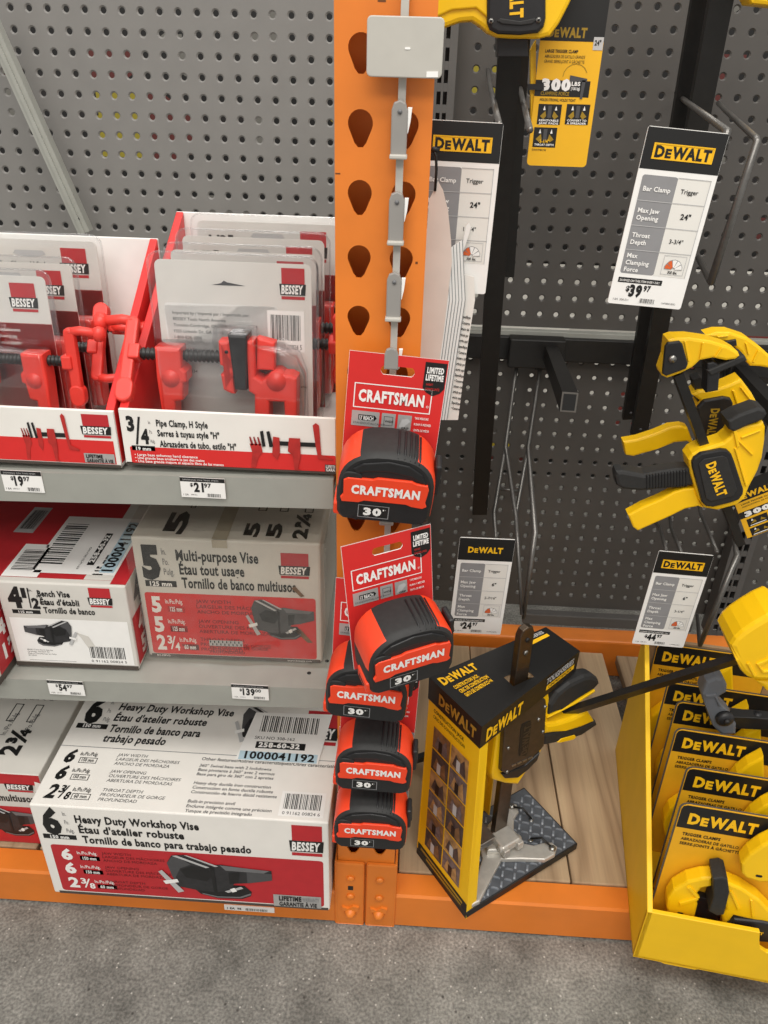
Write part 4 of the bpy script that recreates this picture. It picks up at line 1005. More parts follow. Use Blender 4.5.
# ------------------------------------------------------------------ price signs on wire hooks
def price_sign(label, px, py, Y, yaw, roll, size, rows, price, framed, tilt=0, logo_mat=None, empty_price=False):
    w, h = .0735*size, .159*size
    P = at(px, py, Y=Y)                                                   # top-left corner
    root_T = (P.x, P.y, P.z)
    b = MB(); b.prism(rrect(w/2, -h/2, w, h, .0022), -.0006, .0006, WHITE)
    f = Face(b, (0, -.0006, 0), (1, 0, 0), (0, 0, -1), w, h, .0002)
    f.rect(0.3, .3, 99.7, 22, BLK, 1)
    if framed:
        f.rect(12, 8, 88, 16.5, YEL, 2); f.tool_logo(15, 15.2, 85, 5.6, BLK, l=3)
        f.frame(12, 8, 88, 16.5, 1.4, YEL, 4)
    else: f.tool_logo(17, 14, 80, 5.2, YEL, l=3)
    f.rect(7, 25, 52, 81, GRYP, 1, r=3); f.rect(52, 25, 94, 81, M('sign_panel', '#e4e2dc', .5, noise=.01), 1)
    for k in range(1, 4): f.rect(7, 25+14*k-.25, 94, 25+14*k+.15, LGRY, 3)
    f.rect(93.3, 25, 94, 81, LGRY, 3); f.rect(52, 25, 94, 25.4, LGRY, 3)
    for k, t in enumerate((('Bar Clamp',), ('Max Jaw', 'Opening'), ('Throat', 'Depth'), ('Max', 'Clamping', 'Force'))):
        n = len(t)
        for i, s_ in enumerate(t): f.text(11, 25+14*k+8.6+(i-(n-1)/2)*4.1, 2.5, s_, WHITE, bold=.025, l=4)
    for k, t in enumerate(rows): f.text(73-len(t)*2.0, 25+14*k+8.4, 3.0 if k == 1 else 2.4, t, BLK, bold=.03 if k == 1 else .012, l=3)
    f.frame(60, 68.2, 90, 79.6, .6, LGRY, 3)
    for k in range(5):
        a0, a1 = math.pi*(1-k/5), math.pi*(1-(k+1)/5); m_ = M('gauge_orange', '#d9622b') if k < 2 else WHITE
        q = lambda a, r: (75+math.cos(a)*r, 76.2-math.sin(a)*r*.48)
        f.poly([q(a0, 2), q(a0, 12), q((a0+a1)/2, 12.3), q(a1, 12), q(a1, 2)], GRYP, 4); f.poly([q(a0-.03, 2.5), q(a0-.05, 11.4), q((a0+a1)/2, 11.6), q(a1+.05, 11.4), q(a1+.03, 2.5)], m_, 5)
    f.text(69, 78.9, 1.6, '300 lbs.', BLK, bold=.03, l=4, w=13)
    f.rect(7, 83.5, 66, 86.6, BLK, 1); f.text(9, 85.8, 1.3, 'SAVINGS ON THIS ITEM EVERY DAY', WHITE, w=54, bold=.01, l=3)
    if price:
        f.text(20, 91.5, 3.0, '$', BLK, bold=.04); f.text(25, 94.3, 6.4, price[0], BLK, w=17, bold=.06); f.text(43.5, 90.8, 3.2, price[1], BLK, w=9.5, bold=.05)
        f.text(6, 97.6, 1.2, '1 EA  204-511', BLK, bold=0); f.barcode(40, 95, 64, 98.4, 18); f.text(72, 97.6, 1.0, '13470001/2022', BLK, bold=0)
    root = b.build('price_sign'); root.location = root_T; root.rotation_euler = (R(tilt), R(roll), R(yaw))
    return tag(root, label, 'price sign', 'hanging price signs')
price_sign('white price sign with $39.97 at upper right, yellow framed logo on black header', 648.5, 125.5, .10, 2, 3.6, .985, ('Trigger', '24"', '3-3/4"'), ('39', '97'), True)
SA = at(501, 124, Y=.10)
price_sign('white price sign reading 24" and 1/4" partly hidden behind the orange post', 425, 119, .10, 0, 1.0, .95, ('Trigger', '24"', '1-1/4"'), None, True)
price_sign('white price sign with $24.97 above the black and yellow jack display', 460, 537, .20, 3, 1.5, 1.0, ('Trigger', '6"', '2-7/16"'), ('24', '97'), False)
price_sign('white price sign half hidden behind the yellow clamp carton, below the hanging clamps', 659, 550.5, .22, 0, 2.5, 1.0, ('Trigger', '6"', '3-1/4"'), ('44', '97'), True)

def hook(label, paths, r=.0021, plate=None):
    pts0 = [at(*p[:2], Y=p[2]) for p in paths[0]]
    b = MB()
    for pth in paths: b.tube([at(x, y, Y=Y) for x, y, Y in pth], r, WIRE, n=8)
    o = b.build('wire_hook', loc=pts0[0]); return tag(o, label, 'hook', None)
hook('pair of dark wire hooks holding the $39.97 price sign', [
    [(676, 93, .535), (680, 97, .42), (727, 131, .106), (724, 150, .106)],
    [(718, 103, .535), (725, 110, .42), (756, 138, .106), (757, 142, .102), (711, 282, .104), (698, 258, .26)],
    ], r=.0030)
hook('short wire hooks behind the sign beside the orange post', [[(488, 70, .535), (490, 86, .42), (499, 124, .112)], [(517, 70, .535), (520, 88, .42), (530, 130, .112)]], r=.0032)
hook('long wire hooks hanging from crossbar above the $24.97 price sign', [
    [(517.6, 359, .515), (505.5, 447, .505), (516, 516, .30), (522, 615, .212)],
    [(541, 362, .515), (528, 448.4, .505), (535, 533, .215), (523.5, 618, .213)],
    [(505.5, 447, .505), (494, 513, .50), (495.7, 538, .42)], [(528, 448, .505), (516, 514, .50), (519, 560, .36)], [(500, 489, .503), (519, 491, .503)]], r=.0027)
hook('dark wire hooks below the two hanging trigger clamps', [
    [(655, 522, .52), (660, 528, .45), (666, 550, .235)], [(669, 510, .52), (671, 528, .45), (681, 552, .235)],
    [(698, 500, .52), (700, 512, .46), (717, 552, .225)], [(727, 500, .52), (734, 540, .30), (737, 556, .222), (700, 645, .222), (697, 615, .34)]], r=.0027)

# ------------------------------------------------------------------ square display arms on the crossbar
def arm(label, pa, pb, w, h):
    A = at(*pa[:2], Y=pa[2]); B = at(*pb[:2], Y=pb[2]); root = thing('display_bracket', label, 'bracket', A)
    b = MB(); d = (B-A).normalized()
    b.tube([A, B], 0, BLKM, sq=(w, h)); b.tube([B-d*.0003, B+d*.0012], 0, M('worn_edge', '#6e6b66', .4, .5), sq=(w, h)); b.build('arm_tube', root)
    b = MB(); b.tube([B+d*.0012, B+d*.0016], 0, BLK, sq=(w-.004, h-.004)); b.build('open_end', root)
    b = MB(); b.box((A.x-.02, A.y+.0, A.z-.03), (A.x+.02, A.y+.006, A.z+.02), BLKM, .001); b.build('bracket', root)
arm('black square display arm jutting out left of centre on dark pegboard', (550, 352, .515), (569, 402, .21), .019, .024)
arm('black square display arm at right edge carrying the hanging trigger clamps', (738, 372, .515), (800, 440, .16), .020, .025)

# ------------------------------------------------------------------ clamp bars hanging from above
def wordmark(mb, p_top, p_bot, height, mat, N):
    """logo whose baseline runs from p_top to p_bot (3D points)"""
    p_top = Vector(p_top); p_bot = Vector(p_bot); run = (p_bot-p_top)
    U = run.normalized(); N = Vector(N); V = U.cross(N).normalized()
    f = Face(mb, p_top, U, V, run.length, run.length, .0003)
    if f.N.dot(N) < 0: V = -V; f = Face(mb, p_top, U, V, run.length, run.length, .0003)
    f.tool_logo(0, 0, 100, 100*height/run.length, mat, l=1, bold=.05)

ca = thing('bar_clamp', 'large yellow trigger clamp hanging at top centre with long black bar and package card', 'clamp', at(511, 40, Y=.25))
b = MB(); A = at(511, 30, Y=.262); B = at(479.5, 513, Y=.475)
b.tube([A, B], 0, BLKM, sq=(.0245, .009), up=(0, 1, 0)); b.build('bar', ca)
b = MB(); q = at(480, 503, Y=.468); d = (B-A).normalized(); n_ = Vector((0, -1, 0)); b.cyl(q, q+Vector((0, -.003, 0)), .0018, STEEL); b.build('end_pin', ca)
b = MB(); trace(b, [(497, 35), (528, 35), (528.5, 57), (497.5, 57)], .236, .03, BLKP, bev=.001); b.build('bar_sleeve', ca)
b = MB(); trace(b, [(425, -60), (420, 34), (437, 31), (446, 27), (460, 22), (472, 21), (480, 26), (488, 33), (498, 37.5), (512, 38.5), (540, 38.5), (550, 36), (559, 24), (569, 5), (580, -20), (580, -60)], .222, .034, YELP, bev=.004); cb = b.build('clamp_body', ca)
b = MB(); trace(b, [(419, 20), (436, 17), (452, 10), (476, 8), (488, 18), (488, -60), (425, -60)], .2195, .004, YELP, bev=.0015); b.build('body_rib', cb)
b = MB(); trace(b, [(487, -60), (487, 22), (490, 30), (498, 34), (520, 35), (538, 33), (544, 27), (546, 18), (546, -60)], .216, .01, BLKP, bev=.003)
trace(b, [(497, 21), (502, 24), (520, 25.5), (532, 24), (537, 20), (535, 18), (520, 21), (500, 18)], .2145, .003, BLKR, bev=.0008)
b.build('grip_pad', ca)
for x, y in ((491, 21), (538.5, 20)):
    b = MB(); q = at(x, y, Y=.2155); b.cyl(q+Vector((0, .001, 0)), q-Vector((0, .0012, 0)), .0024, STEEL); b.cyl(q-Vector((0, .0012, 0)), q-Vector((0, .0014, 0)), .0012, BLK); b.build('screw_head', ca)
b = MB(); wordmark(b, at(510.5, -46, Y=.2157), at(510.5, 18.5, Y=.2157), .0115, YEL, (0, -1, 0)); b.build('logo', ca)
# package card
TL, TR, BL, BR = at(536, -60, Y=.262), at(607, -60, Y=.262), at(530, 162, Y=.272), at(591, 166, Y=.272)
b = MB(); O = at(545.5, -10, Y=.265); wC, hC = .0645, .1435
b2 = []
b.prism(rrect(O.x+wC/2, O.z-hC/2-.002, wC, hC+.03, .004), .264, .2652, M('card_yellow', '#eeb51c', .5, noise=.02))
O = Vector((O.x, .264, O.z+.0)); f = Face(b, O, (1, 0, 0), (0, 0, -1), wC, hC, .0002)
f.rect(0, -7, 100, 30, BLK, 1); f.tool_logo(10, 27.5, 72, 5.5, YELD, l=2); f.rect(84, 27, 99.5, 35, LGRY, 2); f.text(86, 32, 3.0, '24"', BLK, w=10, bold=.04, l=3)
f.text(10, 37.2, 1.9, 'LARGE TRIGGER CLAMP', BLK, w=52, bold=.03); f.text(10, 40.5, 1.9, 'ABRAZADERA DE GATILLO GRANDE', BLK, w=64, bold=.0); f.text(10, 43.6, 1.9, 'GRAND SERRE-JOINT À GÂCHETTE', BLK, w=64, bold=.0)
f.rect(0, 54.5, 88, 65, BLK, 1); f.text(10, 60.6, 6.4, '300', WHITE, w=47, bold=.07, l=3); f.text(58, 57.6, 2.4, 'LBS', WHITE, w=14, bold=.04, l=3); f.text(58, 60.4, 2.0, '(136 kg)', WHITE, w=14, bold=.02, l=3); f.text(10, 64.2, 2.3, 'CLAMPING FORCE', YELD, w=46, bold=.03, l=3)
f.text(10, 68, 1.7, 'HOLDS STRONG, HOLDS TIGHT', BLK, w=58, bold=.02)
for a0 in range(7):
    a = R(20+a0*23); a2 = R(20+a0*23+23); q = lambda t, r: (62+math.cos(t)*r, 52-math.sin(t)*r*.42); f.poly([q(a, 19), q(a, 20), q(a2, 20), q(a2, 19)], YELD, 2)
f.poly([(54, 51), (82, 53), (82, 55), (54, 55)], DGRY, 4); f.poly([(74, 54), (80, 54), (78, 66), (74, 66)], DGRY, 4)
for u0, v0, cap in ((9, 70, ('REMOVABLE', 'JAW PADS')), (55, 69.5, ('CONVERT TO', 'A SPREADER')), (6, 85.5, ('THROAT DEPTH',))):
    f.rect(u0, v0, u0+38, v0+13.5, BLK, 1)
    f.poly([(u0+4, v0+8), (u0+12, v0+4.5), (u0+14, v0+8), (u0+10, v0+10)], YELD, 2); f.poly([(u0+24, v0+8), (u0+26, v0+4.5), (u0+34, v0+8), (u0+28, v0+10)], YELD, 2); f.rect(u0+16, v0+1, u0+22, v0+9, DGRY, 2)
    f.poly([(u0+8, v0+4), (u0+10, v0+1), (u0+12, v0+4)], WHITE, 3); f.poly([(u0+27, v0+4), (u0+29, v0+1), (u0+31, v0+4)], WHITE, 3)
    for i, t in enumerate(cap): f.text(u0+3, v0+11.4+i*1.9 if len(cap) > 1 else v0+12.4, 1.3, t, WHITE, w=32, bold=.03, l=4)
f.text(17, 96, 2.2, '3-1/4"', YEL, w=16, bold=.03, l=4); f.text(6, 101.5, 1.3, 'DWHT83195', BLK, bold=.01)
b.build('package_card', ca)
b = MB(); trace(b, [(528, 84), (544, 84), (544, 90), (528, 90)], .2625, .006, BLKP); trace(b, [(530.5, 50), (536, 40), (536, 160), (531, 150)], .268, .010, YELB); b.build('card_backing', ca)

c2 = thing('bar_clamp', 'short black clamp bar hanging just right of the long central clamp bar', 'clamp', at(522, 20, Y=.40))
b = MB(); A = at(526, 20, Y=.40); B = at(509.5, 276, Y=.46); b.tube([A, B], 0, BLKM, sq=(.0125, .007), up=(0, 1, 0)); b.build('bar', c2)
b = MB(); trace(b, [(508, 24), (541, 24), (541, 34), (508, 34)], .385, .03, BLKP, bev=.002); b.build('bar_sleeve', c2)

def hanging_bar(label, xa, ya0, xb, yb, Ya, Yb, w, t, head):
    A = at(xa, ya0, Y=Ya); B = at(xb, yb, Y=Yb); root = thing('bar_clamp', label, 'clamp', A)
    b = MB(); b.tube([A, B], 0, BLKM, sq=(w, t), up=(0, 1, 0)); b.build('bar', root)
    b = MB(); d = (B-A).normalized(); q = B-d*.012-Vector((0, t/2, 0)); b.cyl(q+Vector((0, .002, 0)), q-Vector((0, .0006, 0)), .0022, DGRY); b.build('end_hole', root)
    b = MB()
    if head: trace(b, [(752, 4), (790, 8), (820, 2), (830, -60), (690, -60), (700, -34), (740, -20)], Ya-.03, .034, YELP, bev=.004)
    else: trace(b, [(660, -30), (735, -24), (740, -70), (660, -70)], Ya-.02, .03, YELP, bev=.004)
    b.build('clamp_head', root)
hanging_bar('thick black clamp bar behind the $39.97 sign, its yellow jaw cut by picture top', 722, -8, 638.5, 434, .33, .47, .0245, .011, True)
hanging_bar('thinner black clamp bar hanging just left of the thick one, behind the $39.97 sign', 702, -8, 629, 418, .38, .50, .0215, .009, False)

# ------------------------------------------------------------------ two trigger clamps on the right-hand arm
def z4(pts): return [(610+x/4.652, 320+y/4.652) for x, y in pts]
def pts_at(pts, Y): return q_at(z4(pts), Y)
t1 = thing('trigger_clamp', 'front yellow trigger clamp with bold logo pad hanging at right', 'clamp', at(712, 475, Y=.20), group='hanging trigger clamps')
Y1 = .185
b = MB(); A = pts_at([(310, 240)], Y1+.012)[0]; B = pts_at([(600, 1030)], Y1+.03)[0]
b.tube([A, B], 0, BLKM, sq=(.0105, .020), up=(0, 1, 0)); b.build('bar', t1)
b = MB(); trace(b, z4([(365, 650), (385, 625), (420, 605), (470, 590), (530, 570), (560, 545), (585, 505), (640, 490), (715, 476), (724, 500), (722, 560), (705, 640), (690, 700), (650, 775), (625, 835), (590, 862), (500, 886), (440, 876), (415, 840), (400, 800), (375, 720)]), Y1, .030, YELP, bev=.003); tb = b.build('clamp_body', t1)
for rib in ([(590, 560), (596, 555), (668, 625), (662, 632)], [(612, 545), (700, 512), (702, 518), (614, 553)], [(580, 600), (588, 596), (640, 770), (632, 776)], [(575, 520), (590, 512), (604, 588), (592, 596)]):
    b = MB(); trace(b, z4(rib), Y1-.0025, .004, YELP, bev=.0008); b.build('moulded_rib', tb)
b = MB(); trace(b, z4([(383, 665), (392, 645), (425, 622), (520, 604), (548, 608), (566, 625), (580, 660), (622, 790), (620, 812), (600, 838), (560, 852), (480, 872), (448, 868), (428, 850), (385, 690)]), Y1-.006, .008, BLKP, bev=.002)
trace(b, z4([(412, 672), (436, 648), (525, 632), (545, 642), (592, 790), (575, 820), (470, 845), (448, 832)]), Y1-.0075, .002, BLKR, bev=.0008); b.build('grip_pad', t1)
b = MB(); P = pts_at([(447, 672), (503, 824)], Y1-.0082); wordmark(b, P[0], P[1], .0105, YEL, (0, -1, 0)); b.build('logo', t1)
b = MB(); trace(b, z4([(84, 908), (150, 872), (235, 836), (300, 800), (345, 786), (395, 784), (420, 850), (440, 878), (410, 868), (350, 880), (280, 915), (130, 982), (108, 966)]), Y1+.004, .018, YELP, bev=.003); b.build('trigger', t1)
b = MB(); trace(b, z4([(24, 730), (30, 708), (60, 704), (160, 722), (240, 706), (320, 694), (372, 694), (392, 770), (330, 782), (240, 788), (140, 798), (60, 790), (32, 772)]), Y1+.002, .024, BLKR, bev=.004); hb = b.build('handle', t1)
for k in range(14):
    x = 170+k*14; b = MB(); trace(b, z4([(x, 722-k*1.8), (x+5, 722-k*1.8), (x+7, 788-k*1), (x+2, 788-k*1)]), Y1+.0006, .003, BLKP, bev=.0004); b.build('handle_groove', hb)
b = MB(); trace(b, z4([(548, 470), (600, 442), (690, 410), (722, 418), (732, 440), (715, 466), (640, 494), (580, 522), (556, 512)]), Y1-.004, .030, BLKR, bev=.003); b.build('jaw_pad', t1)
b = MB(); trace(b, z4([(272, 96), (300, 86), (370, 84), (470, 98), (550, 122), (598, 150), (606, 168), (585, 184), (540, 190), (480, 178), (420, 190), (385, 222), (330, 250), (268, 272), (244, 262), (240, 245), (262, 180)]), Y1, .028, YELP, bev=.003); jb = b.build('fixed_jaw', t1)
for rib in ([(345, 100), (352, 98), (372, 190), (364, 196)], [(430, 106), (438, 106), (424, 182), (416, 186)], [(520, 128), (528, 130), (495, 176), (488, 174)]):
    b = MB(); trace(b, z4(rib), Y1-.002, .003, YELP, bev=.0006); b.build('moulded_rib', jb)
b = MB(); trace(b, z4([(258, 125), (270, 108), (325, 100), (338, 112), (364, 205), (355, 228), (262, 262), (246, 252), (246, 240)]), Y1-.004, .006, BLKP, bev=.0015); b.build('pivot_cover', t1)
b = MB(); q = pts_at([(290, 180)], Y1-.004)[0]; b.cyl(q, q-Vector((0, .0022, 0)), .0042, STEEL); b.build('rivet', t1)
b = MB(); trace(b, z4([(450, 236), (600, 172), (628, 166), (640, 190), (600, 208), (470, 262)]), Y1+.002, .026, BLKR, bev=.002); trace(b, z4([(452, 200), (484, 194), (515, 214), (505, 330), (448, 340), (452, 270)]), Y1+.004, .022, BLKP, bev=.002); b.build('jaw_pad', t1)

t2 = thing('trigger_clamp', 'rear yellow trigger clamp behind the front one at right, its logo in shade', 'clamp', at(714, 420, Y=.27), group='hanging trigger clamps')
Y2 = .245
b = MB(); trace(b, z4([(384, 350), (410, 330), (500, 322), (560, 300), (612, 276), (660, 340), (682, 380), (640, 430), (575, 470), (560, 520), (545, 575), (500, 610), (430, 590), (395, 480), (400, 410), (425, 380)]), Y2, .028, YELP, bev=.003); tb = b.build('clamp_body', t2)
for rib in ([(570, 330), (580, 326), (612, 420), (602, 428)], [(612, 310), (660, 372), (654, 378), (606, 316)]):
    b = MB(); trace(b, z4(rib), Y2-.0025, .004, YELP, bev=.0008); b.build('moulded_rib', tb)
b = MB(); trace(b, z4([(408, 410), (440, 376), (530, 360), (562, 366), (574, 390), (560, 490), (535, 560), (500, 590), (435, 590), (420, 560)]), Y2-.006, .008, BLKP, bev=.002); b.build('grip_pad', t2)
b = MB(); P = pts_at([(472, 412), (448, 552)], Y2-.0062); wordmark(b, P[0], P[1], .0095, YELD, (0, -1, 0)); b.build('logo', t2)  # duller yellow than the front clamp's logo: shade put into the colour
b = MB(); trace(b, z4([(62, 568), (130, 556), (210, 530), (280, 500), (335, 494), (362, 502), (384, 560), (400, 596), (360, 566), (300, 572), (220, 600), (110, 636), (74, 630)]), Y2+.004, .018, YELP, bev=.003)
b.build('trigger', t2)
b = MB(); trace(b, z4([(448, 72), (500, 58), (560, 58), (640, 84), (705, 130), (760, 180), (770, 230), (700, 218), (655, 216), (630, 190), (608, 150), (560, 110), (510, 96)]), Y2+.02, .026, YELP, bev=.003); jb = b.build('fixed_jaw', t2)
for rib in ([(630, 108), (638, 110), (650, 160), (642, 160)], [(690, 140), (698, 146), (672, 200), (664, 196)], [(500, 76), (550, 72), (552, 78), (502, 84)]):
    b = MB(); trace(b, z4(rib), Y2+.0178, .003, YELP, bev=.0006); b.build('moulded_rib', jb)
b = MB(); trace(b, z4([(520, 104), (588, 92), (592, 120), (560, 126)]), Y2+.016, .02, BLKP, bev=.001); b.build('jaw_pad', t2)
b = MB(); A = pts_at([(395, 260)], Y2+.014)[0]; B = pts_at([(470, 640)], Y2+.02)[0]; b.tube([A, B], 0, BLKM, sq=(.009, .018), up=(0, 1, 0)); b.build('bar', t2)

# package card of the hanging clamps at the right edge
pc = thing('package_card', 'yellow and black package card cut by the right edge beside hanging clamps', 'package card', at(750, 520, Y=.26))
b = MB(); O = at(729, 488, Y=.262); U = (at(790, 464, Y=.262)-O); V = at(758, 556, Y=.262)-O; V = V-U*(V.dot(U)/U.length_squared)
U.normalize(); V.normalize(); Wc, Hc = .085, .088
f = Face(b, O, U, V, Wc, Hc, .0002); Nn = f.N
b.solid([O, O+U*Wc, O+U*Wc+V*Hc, O+V*Hc], [p-Nn*.0012 for p in (O, O+U*Wc, O+U*Wc+V*Hc, O+V*Hc)], M('card_yellow', '#eeb51c'))
f.rect(0, -2, 100, 32, BLK, 1); f.tool_logo(2, 28, 64, 9, YEL, l=2); f.text(8, 38, 2.4, 'LARGE TRIGGER CLAMP', BLK, w=50, bold=.02); f.text(8, 43, 2.4, 'ABRAZADERA DE GATILLO', BLK, w=54, bold=.0)
f.rect(0, 50, 90, 62, BLK, 1); f.text(8, 60, 8, '300', WHITE, w=40, bold=.07, l=3); f.text(50, 60, 3, 'LBS', WHITE, bold=.04, l=3)
for u0, v0 in ((8, 66), (46, 66), (8, 84)):
    f.rect(u0, v0, u0+32, v0+15, BLK, 1); f.poly([(u0+4, v0+10), (u0+12, v0+4), (u0+14, v0+9)], YELD, 2); f.poly([(u0+20, v0+9), (u0+22, v0+4), (u0+29, v0+10)], YELD, 2); f.poly([(u0+6, v0+5), (u0+8, v0+1), (u0+10, v0+5)], WHITE, 3); f.rect(u0+3, v0+12, u0+28, v0+13.4, WHITE, 3)
b.build('card', pc)

# ------------------------------------------------------------------ construction jack in its open display carton
JF = Vector((.1765, -.030, .0708)); JA = R(35)
jk = thing('jack_display', 'construction jack on diamond plate base inside black and yellow display carton', 'tool display', JF, (0, R(-1.2), JA))
JM = ROOTM[jk]
def jp(px, py, v):
    """pixel to (u, v, z) of the jack frame on the plane v=const"""
    P = ray_plane(px, py, JM @ Vector((0, v, 0)), JM.to_3x3() @ Vector((0, 1, 0))); return JM.inverted() @ P
def jtrace(mb, pts, v, th, mat, bev=0):
    P = [jp(x, y, v) for x, y in pts]; mb.prism([(p.x, p.z) for p in P], v, v+th, mat, bev=bev)
L, D, ZT, ZL = .204, .119, .338, .296
b = MB(); b.box((0, 0, 0), (L, D, .013), BLK, .001)
DP = M('diamond_plate_ink', '#4d5157', .5, noise=.2, scale=60); b.box((.002, .002, .013), (L-.002, D-.002, .0135), DP)
TRD = M('diamond_tread', '#767c84', .4, noise=.15)
for i in range(17):
    for j in range(11):
        cx, cy = .008+i*.0118, .008+j*.0118
        if cx > L-.006 or cy > D-.006: continue
        a = R(45 if (i+j) % 2 else -45)
        T = Matrix.Translation((cx, cy, .0135)) @ Matrix.Rotation(a, 4, 'Z'); b.prism([(-.0052, 0), (.0052, 0), (.003, .0016), (-.003, .0016)], -.0014, .0014, TRD, T)
b.build('base_plate', jk, local=True)
JI = JM.inverted()
LT = {k: JI @ at(px, py, Z=.402) for k, (px, py) in dict(L=(429, 677), F=(482, 727), R=(580, 651), B=(546, 627)).items()}
LB_ = {k: JI @ (at(px, py, Z=.402) - Vector((0, 0, h))) for k, (px, py, h) in dict(L=(429.5, 677, .036), F=(482.3, 727, .036), R=(579.5, 651, .036), B=(546, 627, .036)).items()}
BKC = M('carton_black', '#161616', .42, noise=.08)
pb_ = {'L': Vector((0, D, 0)), 'F': Vector((0, 0, 0))}
b = MB(); tk = Vector((.0022, 0, 0))
Fq = LB_['F'] + Vector((.001, .001, .003)); Lq = LB_['L'] + Vector((.001, -.001, .003))
b.solid([pb_['L'], pb_['F'], Fq, Lq], [v+tk for v in (pb_['L'], pb_['F'], Fq, Lq)], YELB)
b.solid([(0, 0, .003), (.018, .002, .013), Fq+Vector((.016, .004, 0)), Fq], [(0, .002, .003), (.018, .004, .013), Fq+Vector((.016, .006, 0)), Fq+Vector((0, .002, 0))], YELB)
b.solid([(0, D, .013), (.125, D, .013), (.125, Lq.y, Lq.z), (Lq.x, Lq.y, Lq.z)], [(0, D-.002, .013), (.125, D-.002, .013), (.125, Lq.y-.002, Lq.z), (Lq.x, Lq.y-.002, Lq.z)], YELB)
b.box((.123, D-.012, .013), (.125, D-.002, Lq.z-.02), YELB)
f = QFace(b, Lq, Fq, pb_['F'], pb_['L'], .0003)
f.rect(0, 91, 100, 100, BLK, 1); f.poly([(8, 92.5), (92, 92.5), (92, 94), (8, 94)], YELD, 2); f.rect(20, 95, 90, 96.5, YELD, 2); f.text(12, 5.2, 1.8, 'CONSTRUCTION JACK', BLK, w=60, bold=.02); f.text(12, 8.4, 1.6, 'CRIC DE CONSTRUCTION', BLK, w=62, bold=.01)
f.rect(13, 12, 86, 88, YEL, 1)
PH = [BROWN, PHOTO2, M('photo_wood', '#a37f52', .5, noise=.4, scale=90), M('photo_dark', '#453c3a', .5, noise=.4, scale=150)]
for r_ in range(6):
    for c_ in range(2):
        u0, v0 = 15+c_*35.5, 12.5+r_*12.6; f.rect(u0, v0, u0+33.5, v0+11.8, PH[(r_*3+c_*2) % 4], 2)
        f.poly([(u0+4, v0+10), (u0+10, v0+3), (u0+18, v0+6), (u0+26, v0+2), (u0+30, v0+11)], PH[(r_*3+c_*2+1) % 4], 3); f.rect(u0+12, v0+5, u0+19, v0+11, LGRY if (r_+c_) % 2 else BLK, 4)
b.build('display_carton', jk, local=True)
b = MB()
hc = JI @ at(519, 677, Z=.402); hw, hd = .017, .0095
hole = (hc.x, hc.y); zt = hc.z
ring4 = [hc+Vector((-hw, -hd, 0)), hc+Vector((hw, -hd, 0)), hc+Vector((hw, hd, 0)), hc+Vector((-hw, hd, 0))]
tops = [LT['F'], LT['R'], LT['B'], LT['L']]
for k in range(4):
    k2 = (k+1) % 4; b.add([tops[k], tops[k2], ring4[k2], ring4[k]], [(0, 1, 2, 3)], BKC)
    b.add([tops[k], tops[k2], LB_['FRBL'[k2]], LB_['FRBL'[k]]], [(3, 2, 1, 0)], BKC)
    b.add([ring4[k], ring4[k2], ring4[k2]-Vector((0, 0, .002)), ring4[k]-Vector((0, 0, .002))], [(0, 1, 2, 3)], KRAFT)
for k in range(4):
    k2 = (k+1) % 4; ins = Vector((hole[0], hole[1], 0))
    pA, pB = LB_['FRBL'[k]], LB_['FRBL'[k2]]
    qA, qB = pA.lerp(Vector((hole[0], hole[1], pA.z)), .02), pB.lerp(Vector((hole[0], hole[1], pB.z)), .02)
    tA, tB = tops[k].lerp(hc, .02)-Vector((0, 0, .001)), tops[k2].lerp(hc, .02)-Vector((0, 0, .001))
    b.add([pA, pB, qB, qA], [(0, 1, 2, 3)], KRAFT); b.add([qA, qB, tB, tA], [(0, 1, 2, 3)], KRAFT)
f = QFace(b, LT['L'], LT['F'], LB_['F'], LB_['L'], .0003); f.tool_logo(22, 74, 92, 44, M('carton_gold', '#a87f2a', .5), l=2)
f = QFace(b, LT['F'], LT['R'], LB_['R'], LB_['F'], .0003); f.tool_logo(5, 82, 40, 50, YEL, l=2); f.text(64, 40, 26, 'TOUGHSERIES', LGRY, w=30, bold=.03); f.rect(65, 50, 96, 72, YEL, 1); f.text(67, 66, 12, 'CONSTRUCTION JACK', BLK, w=26, bold=.02)
fl = QFace(b, LT['L'], LT['L'].lerp(LT['F'], 1), LT['R'], LT['B'], .0003)
fl = QFace(b, LT['L'], LT['B'], LT['R'], LT['F'], .0003)
fl.tool_logo(3, 22, 32, 13, YEL, l=2)
for k, (t_, w_) in enumerate((('CONSTRUCTION JACK', 20), ('CRIC DE CONSTRUCTION', 24), ('GATO DE CONSTRUCCIÓN', 23))): fl.text(7+k*.8, 36+k*9, 6, t_, YEL, w=w_, bold=.04)
fl.text(72, 14, 8, 'TOUGHSERIES', LGRY, w=22, bold=.03); fl.rect(71, 18, 95, 27, YEL, 1)
b.build('carton_lid', jk, local=True)
